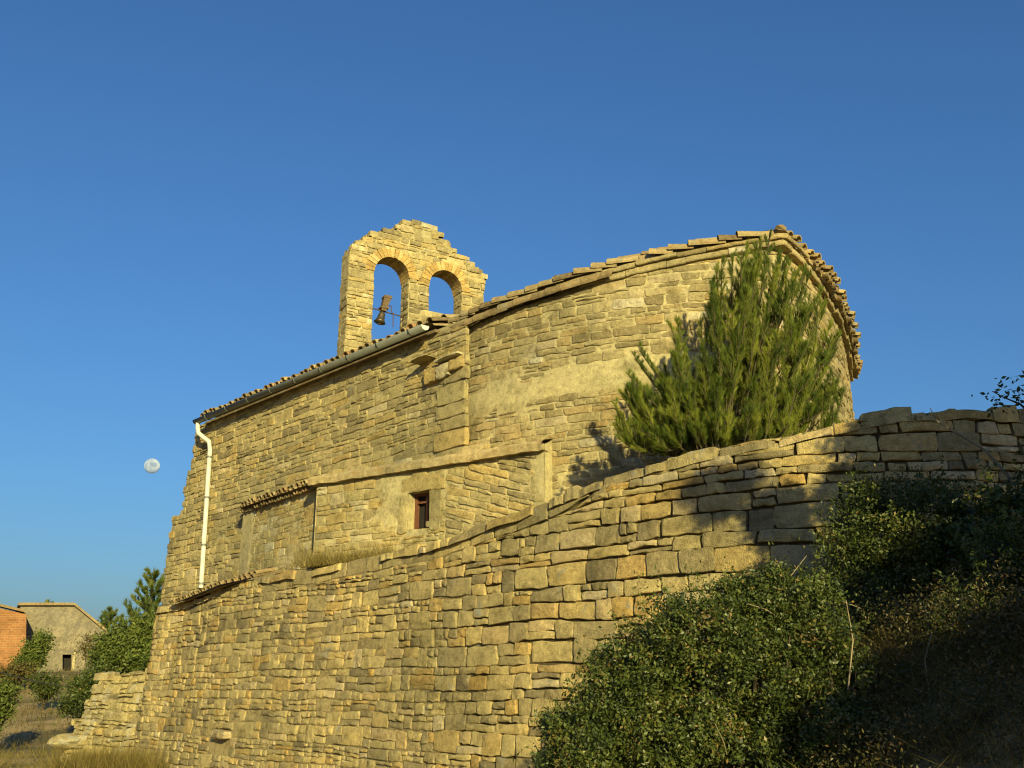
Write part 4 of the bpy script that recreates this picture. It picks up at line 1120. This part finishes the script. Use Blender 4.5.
# ------------------------------------------------------------------ distant house, trees, shrubs
HY = 62.0
def HP(px, py, y=HY): return PD(px, py, y)
house = empty('stone_house', HP(64, 675)); tag(house, 'distant grey stone house with a dark doorway on the hill', 'house')
M = MB()
def hwall(px, py): return HP(px, py)
pl = [(20, 680), (108, 680), (108, 632), (104, 628.5), (90, 617), (76, 605.5), (20, 605.5)]
dr = [(62.5, 654.5), (71.5, 654.5), (71.5, 671), (62.5, 671)]
def fill(P, holes, d0, d1, mat_, y0=HY, sx=-.5):
    bm = bmesh.new(); es = []
    for Q in [P] + holes:
        vs = [bm.verts.new((q[0], q[1], 0)) for q in Q]; es += [bm.edges.new((vs[i], vs[(i + 1) % len(vs)])) for i in range(len(vs))]
    bmesh.ops.triangle_fill(bm, use_beauty=True, edges=es)
    for f in list(bm.faces):
        c = f.calc_center_median()
        if any(in_poly(c.x, c.y, Q) for Q in holes): bm.faces.remove(f)
    bm.verts.index_update(); vv = [(v.co.x, v.co.y) for v in bm.verts]; n = len(vv)
    be = [tuple(x.index for x in e.verts) for e in bm.edges if len(e.link_faces) == 1]
    tr = [tuple(x.index for x in f.verts) for f in bm.faces]; bm.free()
    M.add([PD(a, b, y0) for a, b in vv] + [PD(a, b, y0) + Vector((sx * d1, d1, 0)) for a, b in vv], tr + [tuple(i + n for i in t) for t in tr] + [(a, b, b + n, a + n) for a, b in be], .4, mat_)
fill(pl, [dr], 0, .6, 0)
mh = stone_mat('house_stone', [(0, (.23, .20, .145)), (1, (.28, .245, .175))], spots=(.15, .13, .095), spot_lo=.48, spot_hi=.6)
M.build('wall', [mh], house)
M = MB()
for a, b in zip(pl[2:], pl[3:]):
    p, q = HP(*a), HP(*b); up_ = Vector((0, 0, .16))
    obox(M, p + Vector((0, -.25, .0)), q - p, Vector((-4.1, 8.2, .0)), up_, .3)
M.build('roof', [M_TILE], house)
M = MB(); p = HP(62.5, 671); q = HP(71.5, 671); t_ = HP(62.5, 654.5)
obox(M, p + Vector((-.6, .62, 0)), (q - p) + Vector((.8, 0, 0)), Vector((-.1, .3, 0)), Vector((0, 0, t_.z - p.z)), .5, 0); M.build('door', [M_DARK], house)
M = MB(); obox(M, HP(71.6, 671) + Vector((0, -.05, 0)), Vector((.14, 0, 0)), Vector((0, .3, 0)), Vector((0, 0, 1.1)), .9, 0); M.build('door_jamb', [M_MORTAR], house)
M = MB(); a = HP(106, 680) + Vector((0, .6, 0)); obox(M, a, Vector((.1, 0, 0)), Vector((-4, 8, 0)), Vector((0, 0, 2.9)), .4); M.build('side_wall', [mh], house)
hb = empty('brick_house', HP(5, 672, 58)); tag(hb, 'distant house with an orange brick wall at the left edge', 'house')
M = MB(); fill([(-60, 680), (25, 680), (26.5, 614), (0, 608), (-60, 602)], [], 0, 4, 0, 58.0)
def brick_mat():
    m, nt, b = mat('orange_brick')
    t = nt.nodes.new('ShaderNodeTexBrick'); t.inputs['Scale'].default_value = 1.0; t.inputs['Brick Width'].default_value = .34; t.inputs['Row Height'].default_value = .13; t.inputs['Mortar Size'].default_value = .015
    t.inputs['Color1'].default_value = (.29, .13, .05, 1); t.inputs['Color2'].default_value = (.22, .095, .04, 1); t.inputs['Mortar'].default_value = (.27, .17, .09, 1)
    g = nt.nodes.new('ShaderNodeNewGeometry'); mp = nt.nodes.new('ShaderNodeMapping'); mp.inputs['Rotation'].default_value = (R(90), 0, 0)
    nt.links.new(g.outputs['Position'], mp.inputs[0]); nt.links.new(mp.outputs[0], t.inputs[0])
    c = ramp(nt, noisetex(nt, 1.2, 6, .7), [(.35, (.65, .6, .5)), (.65, (1.1, 1.1, 1.0))])
    nt.links.new(mixc(nt, 1., t.outputs[0], c, 'MULTIPLY'), b.inputs['Base Color']); b.inputs['Roughness'].default_value = .9; return m
M.build('wall', [brick_mat()], hb)
M = MB()
for a, b in (((27.5, 613), (0, 606.5)), ((0, 606.5), (-60, 600.5))):
    p, q = HP(a[0], a[1], 58), HP(b[0], b[1], 58); obox(M, p + Vector((0, -.3, .02)), q - p, Vector((-2.1, 4.2, .25)), Vector((0, 0, .14)), .2)
M.build('roof', [M_TILE], hb)

FB = (M_FARLEAF, M_BARK)
def fbush(name, lab, px, py, y, rx, rz, k, per=60, leaf=.06, mats=FB, extra=(), clump=.2):
    p = PD(px, py, y); z = ground_z(p.x, p.y)
    return bush(name, lab, 'shrub', (p.x, p.y, z), [((p.x, p.y, p.z), (rx, rx, rz), k)] + [lob(*e) for e in extra], per, leaf, clump, mats, 5, .04)
fbush('leafy_tree', 'bright green bushy tree just left of the chapel corner', 130, 650, 33, .7, .65, 70, 110, .055, extra=((112, 655, 33, .55, .5, .5, 34), (145, 640, 33, .6, .6, .7, 45), (150, 665, 32.5, .6, .6, .5, 40), (108, 668, 33.5, .3, .3, .35, 18)), clump=.17)
fbush('dark_thicket', 'dark rounded thicket at the foot of the leafy tree by the house', 84, 695, 31, .42, .38, 44, 110, .04, OK, extra=((101, 686, 31, .4, .4, .4, 36), (72, 705, 30, .25, .3, .2, 16), (86, 680, 33, .22, .3, .18, 14)), clump=.14)
fbush('ivy_shrub', 'green shrub growing against the front of the stone house', 35, 653, 55, .45, .65, 30, 80, .07, FB, extra=((27, 663, 55, .55, .5, .35, 20), (43, 641, 55, .2, .2, .4, 10)), clump=.2)
fbush('bright_shrub', 'bright green shrub at the left edge of the picture', -2, 706, 27, .30, .55, 36, 90, .045, FB, clump=.13)
fbush('brown_shrub', 'brownish shrub on the bank below the houses', 16, 676, 48, .7, .3, 30, 70, .06, (M_BRUSH, M_BARK), clump=.25)
fbush('olive_shrub', 'olive green shrub on the bank left of the dark thicket', 46, 686, 40, .45, .35, 28, 70, .055, OK, clump=.2)
fbush('grey_shrub', 'bare greyish shrub at the right corner of the stone house', 92, 648, 50, .5, .5, 20, 60, .05, (M_BRUSH, M_BARK), clump=.3)
# pine behind the leafy tree
def far_pine(name, lab, px, top, foot, y, w, k, needles=50, L=.16, wd=.010):
    b = PD(px, foot, y); t = PD(px + 4, top, y); gz = ground_z(b.x, b.y); base = (b.x, b.y, gz); H = t.z - b.z
    ld = [(Vector(base), Vector(t), w * .3)]
    for i in range(k):
        f = i / k; zz = b.z + H * (f * .95); an = i * 2.4; rr = w * (1 - f * .85)
        a = Vector((b.x + (t.x - b.x) * f, b.y, zz)); ld.append((a, a + Vector((math.cos(an) * rr, math.sin(an) * rr, rr * .75)), rr * .35))
    return pine(name, lab, base, ld, .55, needles, L, wd, M_FARLEAF, per_len=9)
far_pine('pine_tree', 'feathery pine rising above the leafy tree beside the chapel corner', 150, 570, 655, 34, 1.25, 34, 70, .17, .012)
far_pine('small_conifer', 'small distant conifer top behind the roof of the stone house', 107, 609, 640, 70, 1.2, 16, 40, .3, .02)
far_pine('conifer', 'tiny conifer tip poking above the roof ridge of the stone house', 45, 600, 625, 90, .9, 10, 30, .3, .02)
# cable
M = MB(); a, b = PD(-60, 650, 40), PD(165, 690, 36); pts = [a.lerp(b, i / 12) - Vector((0, 0, .5 * math.sin(math.pi * i / 12))) for i in range(13)]
tube(M, pts, .022, 5); tag(M.build('power_cable', [M_CABLE]), 'thin dark cable sagging across the hillside below the houses', 'cable')

# ------------------------------------------------------------------ moon
bm = bmesh.new(); bmesh.ops.create_uvsphere(bm, u_segments=48, v_segments=32, radius=7.3 / FPX * 6000 * 1.0)
M = MB(); mc = PD(152, 466, 5700); M.add([v.co + mc for v in bm.verts], [tuple(x.index for x in f.verts) for f in bm.faces], .5, 0, True); bm.free()
m, nt, b0_ = mat('moon_rock'); b = nt.nodes.new('ShaderNodeBsdfDiffuse'); b.inputs['Roughness'].default_value = 1.0; nt.links.new(ramp(nt, noisetex(nt, .028, 3, .55), [(.40, (.24, .30, .44)), (.60, (.48, .53, .64))]), b.inputs[0])
tr = nt.nodes.new('ShaderNodeBsdfTransparent'); mx = nt.nodes.new('ShaderNodeMixShader'); mx.inputs[0].default_value = .54
nt.links.new(tr.outputs[0], mx.inputs[1]); nt.links.new(b.outputs[0], mx.inputs[2]); nt.links.new(mx.outputs[0], nt.nodes['Material Output'].inputs[0])
tag(M.build('moon', [m]), 'pale full moon in the blue sky left of the chapel', 'moon')
